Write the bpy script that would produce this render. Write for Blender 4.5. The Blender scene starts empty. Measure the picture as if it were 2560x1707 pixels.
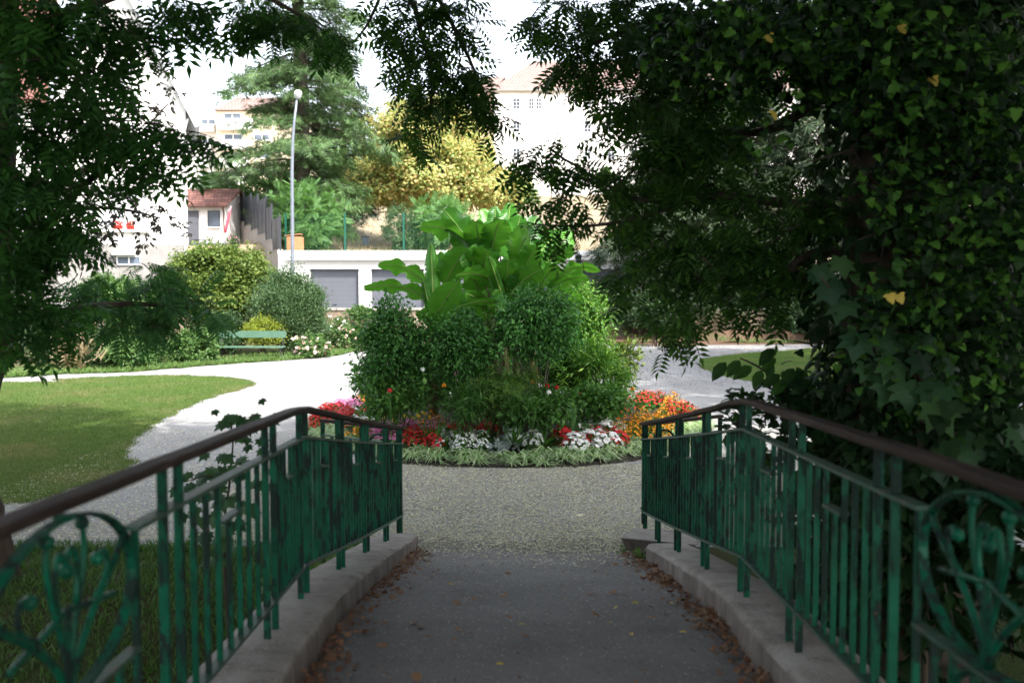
import bpy, math, random
import numpy as np
from mathutils import Vector, geometry
R = math.radians
rng = np.random.default_rng(7)
random.seed(7)
SC = bpy.context.scene
COL = SC.collection

# ------------------------------------------------------------------ camera
CZ = 2.62
FPX, CX, CY, HOR = 2489.0, 1280.0, 853.5, 707.5       # photograph pixels (2560 x 1707)
PIT = math.atan((CY - HOR) / FPX)
cam = bpy.data.cameras.new("camera")
cam.lens, cam.sensor_width = 35.0, 36.0
cam.clip_start, cam.clip_end = 0.05, 6000
cam.dof.use_dof = True
cam.dof.focus_distance = 14.5
cam.dof.aperture_fstop = 2.2
co = bpy.data.objects.new("camera", cam)
COL.objects.link(co)
co.location = (0, 0, CZ)
co.rotation_euler = (R(90) - PIT, 0, 0)
SC.camera = co

# ------------------------------------------------------------------ world, sun, exposure
EL, AZ = R(47), R(140)                                  # sun behind the camera, to its right
w = bpy.data.worlds.new("World")
SC.world = w
w.use_nodes = True
nt = w.node_tree
bg = nt.nodes["Background"]
sky = nt.nodes.new("ShaderNodeTexSky")
sky.sky_type = 'NISHITA'
sky.sun_disc = False
sky.sun_elevation, sky.sun_rotation = EL, AZ
sky.dust_density, sky.air_density, sky.ozone_density = 2.2, 1.0, 1.0
hsv = nt.nodes.new("ShaderNodeHueSaturation")              # hazy, whitish summer sky
hsv.inputs["Saturation"].default_value = .38
nt.links.new(sky.outputs[0], hsv.inputs["Color"])
nt.links.new(hsv.outputs[0], bg.inputs[0])
bg.inputs[1].default_value = 0.15
sl = bpy.data.lights.new("sun", 'SUN')
sl.energy, sl.angle, sl.color = 2.0, R(0.5), (1.0, 0.955, 0.89)
so = bpy.data.objects.new("sun", sl)
COL.objects.link(so)
so.rotation_euler = Vector((math.sin(AZ)*math.cos(EL), math.cos(AZ)*math.cos(EL), math.sin(EL))).to_track_quat('Z', 'Y').to_euler()
SC.view_settings.view_transform = 'Standard'
SC.view_settings.look = 'None'
SC.view_settings.exposure = 2.25
SC.view_settings.gamma = 1
SC.cycles.max_bounces = 8
SC.cycles.transparent_max_bounces = 4
SC.cycles.use_denoising = True

# ------------------------------------------------------------------ photograph pixel -> place
def W(px, py, Y):
    a, b = (px - CX) / FPX, -(py - CY) / FPX
    dy = math.cos(PIT) + b * math.sin(PIT)
    dz = -math.sin(PIT) + b * math.cos(PIT)
    t = Y / dy
    return np.array((a * t, Y, CZ + dz * t))
def G(px, py, z=0.0):
    a, b = (px - CX) / FPX, -(py - CY) / FPX
    dy = math.cos(PIT) + b * math.sin(PIT)
    dz = -math.sin(PIT) + b * math.cos(PIT)
    t = (z - CZ) / dz
    return np.array((a * t, dy * t, z))
def Wx(px, Y): return W(px, HOR, Y)[0]
def Wz(py, Y): return W(CX, py, Y)[2]

# ------------------------------------------------------------------ mesh building
ORG = {}
def norm(v): return v / np.maximum(np.linalg.norm(v, axis=-1, keepdims=True), 1e-9)

class B:
    def __init__(s): s.V, s.F, s.M, s.n = [], [], [], 0
    def add(s, V, F, m=0):
        V = np.asarray(V, float).reshape(-1, 3)
        by = {}
        if isinstance(F, np.ndarray): by[F.shape[1]] = F
        else:
            for f in F: by.setdefault(len(f), []).append(f)
        for k, a in by.items():
            a = np.asarray(a, int) + s.n
            s.F.append(a); s.M.append(np.full(len(a), m, int))
        s.V.append(V); s.n += len(V)
        return s
    def box(s, x0, x1, y0, y1, z0, z1, m=0):
        V = [(x, y, z) for x in (x0, x1) for y in (y0, y1) for z in (z0, z1)]
        return s.add(V, [(0,1,3,2),(4,6,7,5),(0,4,5,1),(2,3,7,6),(0,2,6,4),(1,5,7,3)], m)
    def hexa(s, lo, hi, m=0):                            # two quads, bottom and top
        return s.add(list(lo) + list(hi), [(3,2,1,0),(4,5,6,7),(0,1,5,4),(1,2,6,5),(2,3,7,6),(3,0,4,7)], m)
    def obox(s, c, ax, ay, az, m=0):                     # oriented box, half axes
        c, ax, ay, az = map(np.asarray, (c, ax, ay, az))
        V = [c + i*ax + j*ay + k*az for i in (-1,1) for j in (-1,1) for k in (-1,1)]
        return s.add(V, [(0,1,3,2),(4,6,7,5),(0,4,5,1),(2,3,7,6),(0,2,6,4),(1,5,7,3)], m)
    def bar(s, p, q, wx, wy, m=0, up=(0,0,1)):
        p, q = np.asarray(p, float), np.asarray(q, float)
        d = norm(q - p); a = np.cross(d, up)
        if np.linalg.norm(a) < 1e-6: a = np.array((1., 0, 0))
        a = norm(a); b = np.cross(a, d)
        return s.obox((p+q)/2, a*wx/2, (q-p)/2, b*wy/2, m)
    def tube(s, P, r, n=6, m=0, cap=True):
        P = np.asarray(P, float); k = len(P)
        r = np.broadcast_to(np.asarray(r, float), (k,))
        T = norm(np.gradient(P, axis=0))
        ref = np.array((0, 0, 1.)) if abs(T[0][2]) < .9 else np.array((1., 0, 0))
        A = norm(np.cross(T, ref)); Bv = np.cross(A, T)
        an = np.linspace(0, 2*math.pi, n, endpoint=False)
        V = P[:, None] + r[:, None, None]*(np.cos(an)[None, :, None]*A[:, None] + np.sin(an)[None, :, None]*Bv[:, None])
        F = []
        i = np.arange(k-1)[:, None]*n; j = np.arange(n)[None]; j2 = (j+1) % n
        F = np.stack([i+j, i+j2, i+n+j2, i+n+j], -1).reshape(-1, 4)
        o = s.n
        s.add(V.reshape(-1, 3), F, m)
        if cap:
            s.F.append(np.array([list(range(o+n-1, o-1, -1))])); s.M.append(np.array([m]))
            s.F.append(np.array([list(range(o+(k-1)*n, o+k*n))])); s.M.append(np.array([m]))
        return s
    def sweep(s, P, prof, m=0, cap=True):                # profile (x, z) carried along P without turning
        P = np.asarray(P, float); k = len(P); prof = np.asarray(prof, float); n = len(prof)
        V = np.zeros((k, n, 3)); V[:, :, :] = P[:, None]
        V[:, :, 0] += prof[None, :, 0]; V[:, :, 2] += prof[None, :, 1]
        i = np.arange(k-1)[:, None]*n; j = np.arange(n)[None]; j2 = (j+1) % n
        F = np.stack([i+j, i+j2, i+n+j2, i+n+j], -1).reshape(-1, 4)
        o = s.n
        s.add(V.reshape(-1, 3), F, m)
        if cap:
            s.F.append(np.array([list(range(o+n-1, o-1, -1))])); s.M.append(np.array([m]))
            s.F.append(np.array([list(range(o+(k-1)*n, o+k*n))])); s.M.append(np.array([m]))
        return s
    def lathe(s, c, prof, n=12, m=0):                    # profile (r, z)
        c = np.asarray(c, float)
        return s.tube([c + (0, 0, z) for r, z in prof], [max(r, 1e-4) for r, z in prof], n, m) if False else s._lathe(c, prof, n, m)
    def _lathe(s, c, prof, n, m):
        an = np.linspace(0, 2*math.pi, n, endpoint=False)
        V = np.array([[(c[0]+r*math.cos(a), c[1]+r*math.sin(a), c[2]+z) for a in an] for r, z in prof])
        k = len(prof)
        i = np.arange(k-1)[:, None]*n; j = np.arange(n)[None]; j2 = (j+1) % n
        F = np.stack([i+j, i+j2, i+n+j2, i+n+j], -1).reshape(-1, 4)
        return s.add(V.reshape(-1, 3), F, m)
    def leaves(s, T, O, D, N, S, m=0):
        O = np.asarray(O, float); n = len(O)
        if n == 0: return s
        y = norm(np.asarray(D, float)); z = np.asarray(N, float)
        z = norm(z - (z*y).sum(1, keepdims=True)*y); x = np.cross(y, z)
        S = np.broadcast_to(np.asarray(S, float), (n,))
        TV, TF = T
        V = O[:, None] + S[:, None, None]*(TV[None, :, 0:1]*x[:, None] + TV[None, :, 1:2]*y[:, None] + TV[None, :, 2:3]*z[:, None])
        k = len(TV); off = (np.arange(n)*k + s.n)
        for f in TF:
            f = np.asarray(f, int)
            s.F.append((off[:, None, None] + f[None]).reshape(-1, f.shape[1])); s.M.append(np.full(n*len(f), m, int))
        s.V.append(V.reshape(-1, 3)); s.n += n*k
        return s
    def build(s, name, mats, parent=None, smooth=False):
        V = np.concatenate(s.V)
        if parent is not None: V = V - ORG.get(parent.name, np.zeros(3))
        me = bpy.data.meshes.new(name)
        me.vertices.add(len(V)); me.vertices.foreach_set("co", V.ravel())
        tot = np.concatenate([np.full(len(f), f.shape[1], int) for f in s.F])
        idx = np.concatenate([f.ravel() for f in s.F])
        me.loops.add(len(idx)); me.loops.foreach_set("vertex_index", idx)
        me.polygons.add(len(tot))
        me.polygons.foreach_set("loop_start", np.concatenate(([0], np.cumsum(tot)[:-1])))
        if not isinstance(mats, (list, tuple)): mats = [mats]
        for q in mats: me.materials.append(q)
        me.polygons.foreach_set("material_index", np.concatenate(s.M))
        me.polygons.foreach_set("use_smooth", np.full(len(tot), bool(smooth)))
        me.update(calc_edges=True)
        o = bpy.data.objects.new(name, me); COL.objects.link(o)
        if parent is not None:
            o.parent = parent; ORG[o.name] = ORG.get(parent.name, np.zeros(3))
        return o

def tag(o, label, cat, group=None):
    o["label"], o["category"] = label, cat
    if group: o["group"] = group
    return o
def thing(name, label, cat, loc=(0, 0, 0), group=None):
    o = bpy.data.objects.new(name, None); COL.objects.link(o)
    o.empty_display_size = .1
    o.location = loc; ORG[o.name] = np.asarray(loc, float)
    return tag(o, label, cat, group)
def kind(o, k): o["kind"] = k; return o
def dup(root, loc, rz=0., sc=1., label=None, group=None):
    r = root.copy(); COL.objects.link(r)
    r.location = loc; r.rotation_euler = (0, 0, rz); r.scale = (sc, sc, sc)
    if label: r["label"] = label
    if group: r["group"] = group
    for ch in root.children:
        c = ch.copy(); COL.objects.link(c); c.parent = r
        for g in ch.children:
            d = g.copy(); COL.objects.link(d); d.parent = c
    return r

# ------------------------------------------------------------------ leaf shapes (x width, y length, z up)
def A(*f): return [np.array(q) for q in f]
T_TRI = (np.array([(0,0,0),(.28,.45,.06),(0,1,-.06),(-.28,.45,.06)], float), A([(0,1,2),(0,2,3)]))
T_OVAL = (np.array([(0,0,0),(.2,.2,.04),(.27,.5,.05),(.15,.8,.02),(0,1,-.08),(-.15,.8,.02),(-.27,.5,.05),(-.2,.2,.04),(0,.5,0)], float),
          A([(0,1,2,8),(8,2,3,4),(0,8,6,7),(8,4,5,6)]))
T_LANCE = (np.array([(0,0,0),(.1,.4,.02),(0,1,-.05),(-.1,.4,.02)], float), A([(0,1,2),(0,2,3)]))
def fan(out, c, droop=.12):
    P = [(c[0], c[1], .03)] + [(x, y, -droop*((x-c[0])**2+(y-c[1])**2)) for x, y in out]
    n = len(out)
    return (np.array(P, float), A([(0, i+1, (i+1) % n + 1) for i in range(n)]))
T_IVY = fan([(0,.1),(.22,0),(.5,.12),(.32,.36),(.34,.55),(0,1),(-.34,.55),(-.32,.36),(-.5,.12),(-.22,0)], (0,.38), .25)
T_MAPLE = fan([(0,.08),(.13,-.05),(.33,-.06),(.28,.1),(.6,.28),(.42,.38),(.58,.68),(.3,.62),(.2,.72),(0,1.05),
               (-.2,.72),(-.3,.62),(-.58,.68),(-.42,.38),(-.6,.28),(-.28,.1),(-.33,-.06),(-.13,-.05)], (0,.32), .2)
def pinnate(pairs, ll, lw, droop=.25):
    V, F4, F3 = [], [], []
    def q(x, y, z): V.append((x, y, z)); return len(V)-1
    k = 4; pr = []
    for i in range(k+1):
        t = i/k; y = t; z = -droop*t*t
        pr.append((q(-.008, y, z), q(.008, y, z)))
    for i in range(k): F4.append((pr[i][0], pr[i][1], pr[i+1][1], pr[i+1][0]))
    def leaflet(bx, by, bz, dx, dy, L):
        n = math.hypot(dx, dy); dx, dy = dx/n, dy/n; px, py = -dy, dx
        a = q(bx, by, bz); m1 = q(bx+dx*L*.42+px*L*lw, by+dy*L*.42+py*L*lw, bz-.02+.015)
        t = q(bx+dx*L, by+dy*L, bz-.3*L); m2 = q(bx+dx*L*.42-px*L*lw, by+dy*L*.42-py*L*lw, bz-.02+.015)
        m = q(bx+dx*L*.45, by+dy*L*.45, bz-.05*L)
        F4.append((a, m2, t, m)); F4.append((a, m, t, m1))
    for i in range(pairs):
        t = .22 + .7*i/max(1, pairs-1); L = ll*(.75+.5*math.sin(math.pi*(.25+.6*i/pairs)))
        for sgn in (-1, 1): leaflet(0, t, -droop*t*t, sgn, .45, L)
    leaflet(0, 1., -droop, 0, 1, ll*1.15)
    return (np.array(V, float), A(F4))
T_ASH = pinnate(5, .34, .17, .14)
T_SUMAC = pinnate(8, .26, .15, .2)
def spray(n, sp, wd):
    V, F = [], []
    r = np.random.default_rng(3)
    for i in range(n):
        t = i/(n-1); a = (t-.5)*sp
        y0 = .1+.5*r.random(); L = .35+.3*r.random()
        z = r.normal()*.08
        d = (math.sin(a), math.cos(a)); p = (d[1], -d[0])
        b = len(V)
        V += [(d[0]*y0*.3+p[0]*wd, y0*.6+p[1]*wd, z), (d[0]*y0*.3-p[0]*wd, y0*.6-p[1]*wd, z), (d[0]*(y0*.3+L), y0*.6+d[1]*L, z-.12)]
        F.append((b, b+1, b+2))
    return (np.array(V, float), A(F))
T_NEEDLE = spray(9, 2.4, .035)
T_PETAL5 = fan([(math.sin(a)*r_*.5, .0+math.cos(a)*r_*.5) for i in range(10) for a, r_ in [(i*math.pi/5, 1. if i % 2 == 0 else .62)]], (0, 0), -.3)

# ------------------------------------------------------------------ materials
def nodes(name):
    m = bpy.data.materials.new(name); m.use_nodes = True
    t = m.node_tree
    return m, t, t.nodes["Principled BSDF"], t.nodes["Material Output"]
def ramp(t, cols, fac, pos=None):
    r = t.nodes.new("ShaderNodeValToRGB"); e = r.color_ramp.elements
    n = len(cols)
    while len(e) < n: e.new(.5)
    for i, c in enumerate(cols):
        e[i].position = pos[i] if pos else i/(n-1) if n > 1 else 0
        e[i].color = (*c[:3], 1)
    t.links.new(fac, r.inputs[0])
    return r.outputs[0]
def noise(t, scale, detail=4, rough=.6, vec=None, stretch=None):
    n = t.nodes.new("ShaderNodeTexNoise")
    n.inputs["Scale"].default_value = scale; n.inputs["Detail"].default_value = detail; n.inputs["Roughness"].default_value = rough
    tc = t.nodes.new("ShaderNodeTexCoord"); src = tc.outputs["Object"]
    if stretch:
        mp = t.nodes.new("ShaderNodeMapping"); mp.inputs["Scale"].default_value = stretch
        t.links.new(src, mp.inputs[0]); src = mp.outputs[0]
    t.links.new(src, n.inputs["Vector"])
    return n.outputs[0]
def bump(t, p, fac, strength, dist=.02):
    b = t.nodes.new("ShaderNodeBump"); b.inputs["Strength"].default_value = strength; b.inputs["Distance"].default_value = dist
    t.links.new(fac, b.inputs["Height"]); t.links.new(b.outputs[0], p.inputs["Normal"])
def mixc(t, fac, a, b):
    m = t.nodes.new("ShaderNodeMix"); m.data_type = 'RGBA'
    for s, v in ((0, fac), (6, a), (7, b)):
        if isinstance(v, bpy.types.NodeSocket): t.links.new(v, m.inputs[s])
        else: m.inputs[s].default_value = v if s == 0 else (*v[:3], 1)
    return m.outputs[2]
def mat(name, c1, c2=None, scale=3., rough=.75, bs=0., bscale=None, stretch=None, metal=0., c3=None, spec=.3):
    m, t, p, o = nodes(name)
    p.inputs["Roughness"].default_value = rough; p.inputs["Metallic"].default_value = metal
    p.inputs["Specular IOR Level"].default_value = spec
    cols = [c1, c2 or tuple(v*.75 for v in c1)] + ([c3] if c3 else [])
    n = noise(t, scale, 6, .65, stretch=stretch)
    pos = [.33, .67] if len(cols) == 2 else [.3, .5, .7]
    t.links.new(ramp(t, cols, n, pos), p.inputs["Base Color"])
    if bs: bump(t, p, noise(t, bscale or scale*4, 5, .65, stretch=stretch), bs)
    return m
def leafmat(name, cols, tr=.35, rough=.5, tint=(1.25, 1.35, .7), spec=.3, patch=None):
    m, t, p, o = nodes(name)
    g = t.nodes.new("ShaderNodeNewGeometry")
    c = ramp(t, cols, g.outputs["Random Per Island"])
    if patch: c = mixc(t, ramp(t, [(0,0,0),(.75,.75,.75)], noise(t, .55, 6, .7), [.5,.66]), c, patch)
    t.links.new(c, p.inputs["Base Color"]); p.inputs["Roughness"].default_value = rough
    p.inputs["Specular IOR Level"].default_value = spec
    tl = t.nodes.new("ShaderNodeBsdfTranslucent")
    mm = t.nodes.new("ShaderNodeMix"); mm.data_type = 'RGBA'; mm.blend_type = 'MULTIPLY'; mm.inputs[0].default_value = 1
    t.links.new(c, mm.inputs[6]); mm.inputs[7].default_value = (*tint, 1)
    t.links.new(mm.outputs[2], tl.inputs[0])
    x = t.nodes.new("ShaderNodeMixShader"); x.inputs[0].default_value = tr
    t.links.new(p.outputs[0], x.inputs[1]); t.links.new(tl.outputs[0], x.inputs[2]); t.links.new(x.outputs[0], o.inputs[0])
    return m
def shade(c, k): return tuple(v*k for v in c)

M = {}
M['bark'] = mat("bark", (.07,.05,.035), (.03,.022,.016), 6, .9, .8, 14, (1,1,.25))
M['bark_grey'] = mat("bark_grey", (.13,.11,.09), (.06,.05,.04), 6, .9, .7, 14, (1,1,.25))
M['twig'] = mat("twig", (.05,.038,.028), (.03,.022,.016), 9, .85)
M['ash'] = leafmat("ash_leaf", [(.014,.04,.009),(.028,.075,.013),(.05,.12,.018)], .38, .6, spec=.12)
M['canopy'] = leafmat("canopy_leaf", [(.02,.05,.013),(.035,.08,.017),(.05,.1,.022)], .3)
M['dark_pinnate'] = leafmat("dark_pinnate_leaf", [(.016,.055,.014),(.028,.09,.02),(.05,.135,.028)], .42, .6, spec=.12)
M['low_pinnate'] = leafmat("low_pinnate_leaf", [(.03,.095,.03),(.05,.14,.042),(.075,.19,.055)], .35, .6, spec=.15)  # brighter copy of the tree's leaf; colour makes up for canopy shade
M['purple'] = leafmat("purple_leaf", [(.025,.018,.018),(.035,.03,.022),(.03,.042,.018)], .2, tint=(1.2,.8,.6))
M['ivy'] = leafmat("ivy_leaf", [(.005,.014,.004),(.008,.024,.006),(.013,.038,.008),(.032,.095,.014),(.085,.2,.026)], .3, .5, spec=.15)  # few bright tones paint lit leaves among the dark ones
M['ivy_dark'] = leafmat("ivy_dark_leaf", [(.006,.018,.005),(.01,.028,.008),(.018,.045,.012)], .2, .6, spec=.1)  # darker copy of the ivy leaf, shade put into its colour
M['maple'] = leafmat("maple_leaf", [(.02,.06,.025),(.035,.085,.035),(.05,.11,.035)], .3, .5)
M['hazel'] = leafmat("hazel_leaf", [(.012,.034,.01),(.022,.06,.014),(.035,.09,.018)], .3, .6, spec=.12)
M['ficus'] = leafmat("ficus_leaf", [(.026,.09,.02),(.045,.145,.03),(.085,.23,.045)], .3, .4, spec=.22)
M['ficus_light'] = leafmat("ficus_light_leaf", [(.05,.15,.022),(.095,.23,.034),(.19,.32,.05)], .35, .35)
M['bedgreen'] = leafmat("bed_leaf", [(.03,.095,.018),(.055,.15,.026),(.1,.22,.04)], .3)
M['sched'] = leafmat("schefflera_leaf", [(.045,.13,.025),(.085,.19,.032),(.17,.26,.06)], .3)
M['yucca'] = leafmat("spike_leaf", [(.05,.14,.05),(.09,.2,.065)], .25)
M['fern'] = leafmat("fern_leaf", [(.034,.1,.018),(.065,.16,.028)], .35)
M['silver'] = leafmat("silver_leaf", [(.3,.36,.34),(.42,.48,.46)], .2, tint=(1,1,1))
M['spider'] = leafmat("striped_leaf", [(.13,.25,.09),(.3,.42,.2),(.5,.58,.36)], .3)
M['shrub_yellow'] = leafmat("yellow_green_leaf", [(.065,.115,.022),(.105,.16,.03),(.16,.2,.042)], .35)
M['shrub_mid'] = leafmat("mid_green_leaf", [(.045,.1,.03),(.075,.15,.04),(.11,.19,.05)], .33)
M['shrub_grey'] = leafmat("grey_green_leaf", [(.04,.085,.035),(.065,.12,.05),(.095,.15,.06)], .3)
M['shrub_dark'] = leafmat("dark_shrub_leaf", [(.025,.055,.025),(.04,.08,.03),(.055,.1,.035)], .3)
M['box_yellow'] = leafmat("gold_leaf", [(.2,.25,.03),(.28,.32,.045)], .35)
M['feather'] = leafmat("feathery_leaf", [(.07,.16,.05),(.1,.21,.065),(.14,.25,.08)], .35)
M['chestnut'] = leafmat("autumn_leaf", [(.25,.38,.12),(.38,.44,.14),(.46,.45,.15),(.5,.41,.15),(.47,.31,.14),(.27,.38,.12),(.42,.44,.14)], .35, tint=(1.05,1.05,.85))
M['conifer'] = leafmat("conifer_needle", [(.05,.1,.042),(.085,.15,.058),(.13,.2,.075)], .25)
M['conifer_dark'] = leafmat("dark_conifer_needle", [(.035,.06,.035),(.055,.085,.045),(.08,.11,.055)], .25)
M['dry'] = leafmat("dry_grass", [(.28,.23,.13),(.34,.28,.18)], .3, tint=(1.1,1,.7))
M['litter'] = leafmat("dead_leaf", [(.13,.06,.035),(.2,.095,.05),(.24,.14,.075),(.09,.05,.032)], .1, .8, tint=(1.1,.9,.6))
M['litter_yellow'] = leafmat("yellow_leaf", [(.45,.3,.04),(.5,.4,.08)], .15, .7, tint=(1,1,.6))
M['seed'] = leafmat("fallen_seed", [(.56,.54,.32),(.66,.64,.44),(.46,.45,.31),(.32,.28,.2),(.56,.56,.46)], .05, .9, tint=(1,1,.8))
M['crumb'] = leafmat("leaf_crumb", [(.05,.042,.035),(.08,.065,.05),(.1,.085,.06)], .05, .9)
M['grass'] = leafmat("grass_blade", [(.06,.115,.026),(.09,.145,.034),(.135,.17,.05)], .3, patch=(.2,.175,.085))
M['grass_dark'] = leafmat("shade_grass_blade", [(.04,.09,.02),(.06,.12,.025)], .3)  # darker copy of the grass blade with shade in its colour
M['weed'] = leafmat("weed_leaf", [(.06,.13,.03),(.1,.18,.045),(.15,.2,.06)], .3)
def flowermat(n, cols): return leafmat(n, cols, .25, .6, tint=(1,1,1))
M['f_red'] = flowermat("red_petal", [(.45,.012,.018),(.6,.03,.03),(.35,.01,.02)])
M['f_pink'] = flowermat("pink_petal", [(.6,.16,.35),(.7,.28,.45),(.5,.1,.3)])
M['f_white'] = flowermat("white_petal", [(.8,.8,.78),(.85,.85,.82)])
M['f_orange'] = flowermat("orange_petal", [(.75,.25,.01),(.8,.36,.02),(.7,.2,.01)])
M['f_yellow'] = flowermat("yellow_petal", [(.8,.55,.03),(.8,.6,.05)])
M['f_rose'] = flowermat("rose_petal", [(.75,.4,.36),(.8,.55,.48),(.82,.75,.7)])
M['soil'] = mat("soil", (.035,.026,.02), (.018,.014,.011), 9, .95, .8, 40)
M['stem'] = mat("banana_stem", (.1,.11,.035), (.06,.045,.02), 4, .6, .2, 10, (1,1,.3))

def gravel_mat():
    m, t, p, o = nodes("gravel")
    p.inputs["Roughness"].default_value = .95; p.inputs["Specular IOR Level"].default_value = .1
    big = ramp(t, [(.15,.13,.107),(.2,.178,.15),(.25,.227,.197)], noise(t, .5, 7, .7), [.32,.5,.68])
    tr_ = noise(t, .9, 4, .6, stretch=(1,.25,1))
    big = mixc(t, ramp(t, [(0,0,0),(.5,.5,.5)], tr_, [.55,.65]), big, (.16,.14,.12))
    fine = noise(t, 38, 3, .7)
    c = mixc(t, ramp(t, [(1,1,1),(0,0,0)], fine, [.36,.5]), big, (.075,.068,.064))
    v = t.nodes.new("ShaderNodeTexVoronoi"); v.inputs["Scale"].default_value = 55
    tc = t.nodes.new("ShaderNodeTexCoord"); t.links.new(tc.outputs["Object"], v.inputs["Vector"])
    c2 = mixc(t, .25, c, v.outputs["Color"])
    hs = t.nodes.new("ShaderNodeHueSaturation"); hs.inputs["Saturation"].default_value = .35
    t.links.new(c2, hs.inputs["Color"]); t.links.new(hs.outputs[0], p.inputs["Base Color"])
    bump(t, p, fine, .9, .02)
    return m
M['gravel'] = gravel_mat()
def asphalt_mat():
    m, t, p, o = nodes("asphalt")
    p.inputs["Roughness"].default_value = .9; p.inputs["Specular IOR Level"].default_value = .2
    base = ramp(t, [(.138,.132,.126),(.212,.205,.196)], noise(t, 1.1, 5, .7), [.35,.68])
    c = mixc(t, ramp(t, [(0,0,0),(1,1,1)], noise(t, 130, 2, .6), [.55,.66]), base, (.17,.165,.155))
    c = mixc(t, ramp(t, [(0,0,0),(1,1,1)], noise(t, 90, 2, .6, stretch=(1,1.3,1)), [.58,.7]), c, (.035,.034,.034))
    t.links.new(c, p.inputs["Base Color"])
    bump(t, p, noise(t, 110, 3, .7), .6, .008)
    return m
M['asphalt'] = asphalt_mat()
def concrete_mat(name="kerb_concrete", k=1.):
    m, t, p, o = nodes(name)
    p.inputs["Roughness"].default_value = .92; p.inputs["Specular IOR Level"].default_value = .2
    base = ramp(t, [shade((.15,.13,.115),k),shade((.27,.245,.22),k),shade((.33,.31,.285),k)], noise(t, 2.6, 7, .7), [.3,.5,.72])
    c = mixc(t, ramp(t, [(0,0,0),(1,1,1)], noise(t, 7, 6, .75, stretch=(1,1,.15)), [.55,.75]), base, shade((.12,.1,.08),k))
    c = mixc(t, ramp(t, [(0,0,0),(1,1,1)], noise(t, 60, 3, .6), [.6,.68]), c, shade((.42,.4,.37),k))
    gn = t.nodes.new("ShaderNodeNewGeometry"); sx = t.nodes.new("ShaderNodeSeparateXYZ"); t.links.new(gn.outputs["Normal"], sx.inputs[0])
    up = ramp(t, [(1,1,1),(0,0,0)], sx.outputs[2], [.3,.8])   # kerb's upright face darkened, in brown streaks
    st = ramp(t, [(.35,.35,.35),(1,1,1)], noise(t, 5, 8, .8, stretch=(1,1,.2)), [.35,.6])
    ml = t.nodes.new("ShaderNodeMath"); ml.operation = 'MULTIPLY'; t.links.new(up, ml.inputs[0]); t.links.new(st, ml.inputs[1])
    c = mixc(t, ml.outputs[0], c, shade((.1,.08,.068),k))
    t.links.new(c, p.inputs["Base Color"]); bump(t, p, noise(t, 28, 6, .7), .6, .02)
    return m
M['concrete'] = concrete_mat()
M['concrete_light'] = mat("pale_concrete", (.34,.31,.285), (.27,.245,.225), 1.2, .9, .2, 20)
def paint_mat():
    m, t, p, o = nodes("green_paint")
    n = noise(t, 20, 8, .74, stretch=(1,1,.3))
    n2 = noise(t, 5.5, 3, .5, stretch=(1,1,.35))
    mx = t.nodes.new("ShaderNodeMath"); mx.operation = 'MULTIPLY_ADD'; mx.inputs[1].default_value = .45
    t.links.new(n2, mx.inputs[0]); t.links.new(n, mx.inputs[2])
    f = ramp(t, [(0,0,0),(1,1,1)], mx.outputs[0], [.735,.765])
    g = ramp(t, [(.001,.038,.02),(.002,.085,.044)], noise(t, 5, 4), [.35,.65])
    c = mixc(t, f, g, (.009,.02,.016))
    t.links.new(ramp(t, [(.42,.42,.42),(.8,.8,.8)], f), p.inputs["Roughness"])
    c = mixc(t, ramp(t, [(0,0,0),(1,1,1)], noise(t, 22, 5, .7), [.66,.7]), c, (.1,.055,.03))
    t.links.new(c, p.inputs["Base Color"])
    p.inputs["Specular IOR Level"].default_value = .16
    bump(t, p, f, .5, .004)
    return m
M['paint'] = paint_mat()
M['rail_top'] = mat("worn_rail_top", (.06,.1,.08), (.018,.06,.038), 9, .5, .3, 30, c3=(.09,.08,.065))
M['handrail'] = mat("handrail_wood", (.05,.028,.02), (.022,.014,.011), 5, .65, .5, 18, (4,.35,4), c3=(.07,.045,.033), spec=.1)
def grassland(name, cols, sc=.6, fine=30, bs=.8):
    m, t, p, o = nodes(name)
    p.inputs["Roughness"].default_value = .95; p.inputs["Specular IOR Level"].default_value = .05
    a = ramp(t, cols, noise(t, sc, 5, .7), [.3+.4*i/(len(cols)-1) for i in range(len(cols))])
    f = noise(t, fine, 4, .75)
    c = mixc(t, ramp(t, [(0,0,0),(1,1,1)], f, [.35,.7]), a, tuple(v*.55 for v in cols[0]))
    t.links.new(c, p.inputs["Base Color"]); bump(t, p, f, bs, .05)
    return m
M['lawn'] = grassland("lawn", [(.065,.13,.022),(.095,.155,.03),(.2,.175,.085)])
M['verge'] = grassland("verge", [(.08,.13,.04),(.15,.13,.07),(.2,.15,.1)], 1.1)
M['bank'] = grassland("bank", [(.16,.1,.07),(.2,.13,.09),(.07,.11,.035)], .5)
M['meadow'] = grassland("meadow", [(.33,.26,.17),(.36,.29,.21),(.25,.25,.12)], .12, 9, .3)
M['earth'] = grassland("earth", [(.045,.07,.02),(.07,.075,.035),(.09,.06,.035)], .9)
M['far'] = mat("far_forest", (.05,.085,.06), (.07,.11,.075), .02, .95)  # muted tone puts distance haze into the forest colour
M['water'] = mat("stream_water", (.02,.025,.02), (.015,.02,.015), 2, .08, spec=.5)
M['street'] = mat("street_asphalt", (.2,.2,.2), (.16,.16,.16), 1, .9)
M['render_white'] = mat("white_render", (.8,.77,.74), (.74,.71,.68), .5, .9)
M['render_cream'] = mat("cream_render", (.76,.66,.5), (.72,.61,.45), .5, .9)
M['plinth'] = mat("grey_plinth", (.26,.245,.23), (.2,.19,.18), 2, .95, .4, 12)
M['white_paint'] = mat("white_trim", (.78,.77,.76), (.74,.73,.72), 1, .6)
M['door_grey'] = mat("grey_door", (.105,.11,.128), (.095,.1,.117), 1, .6, metal=.0)
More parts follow.
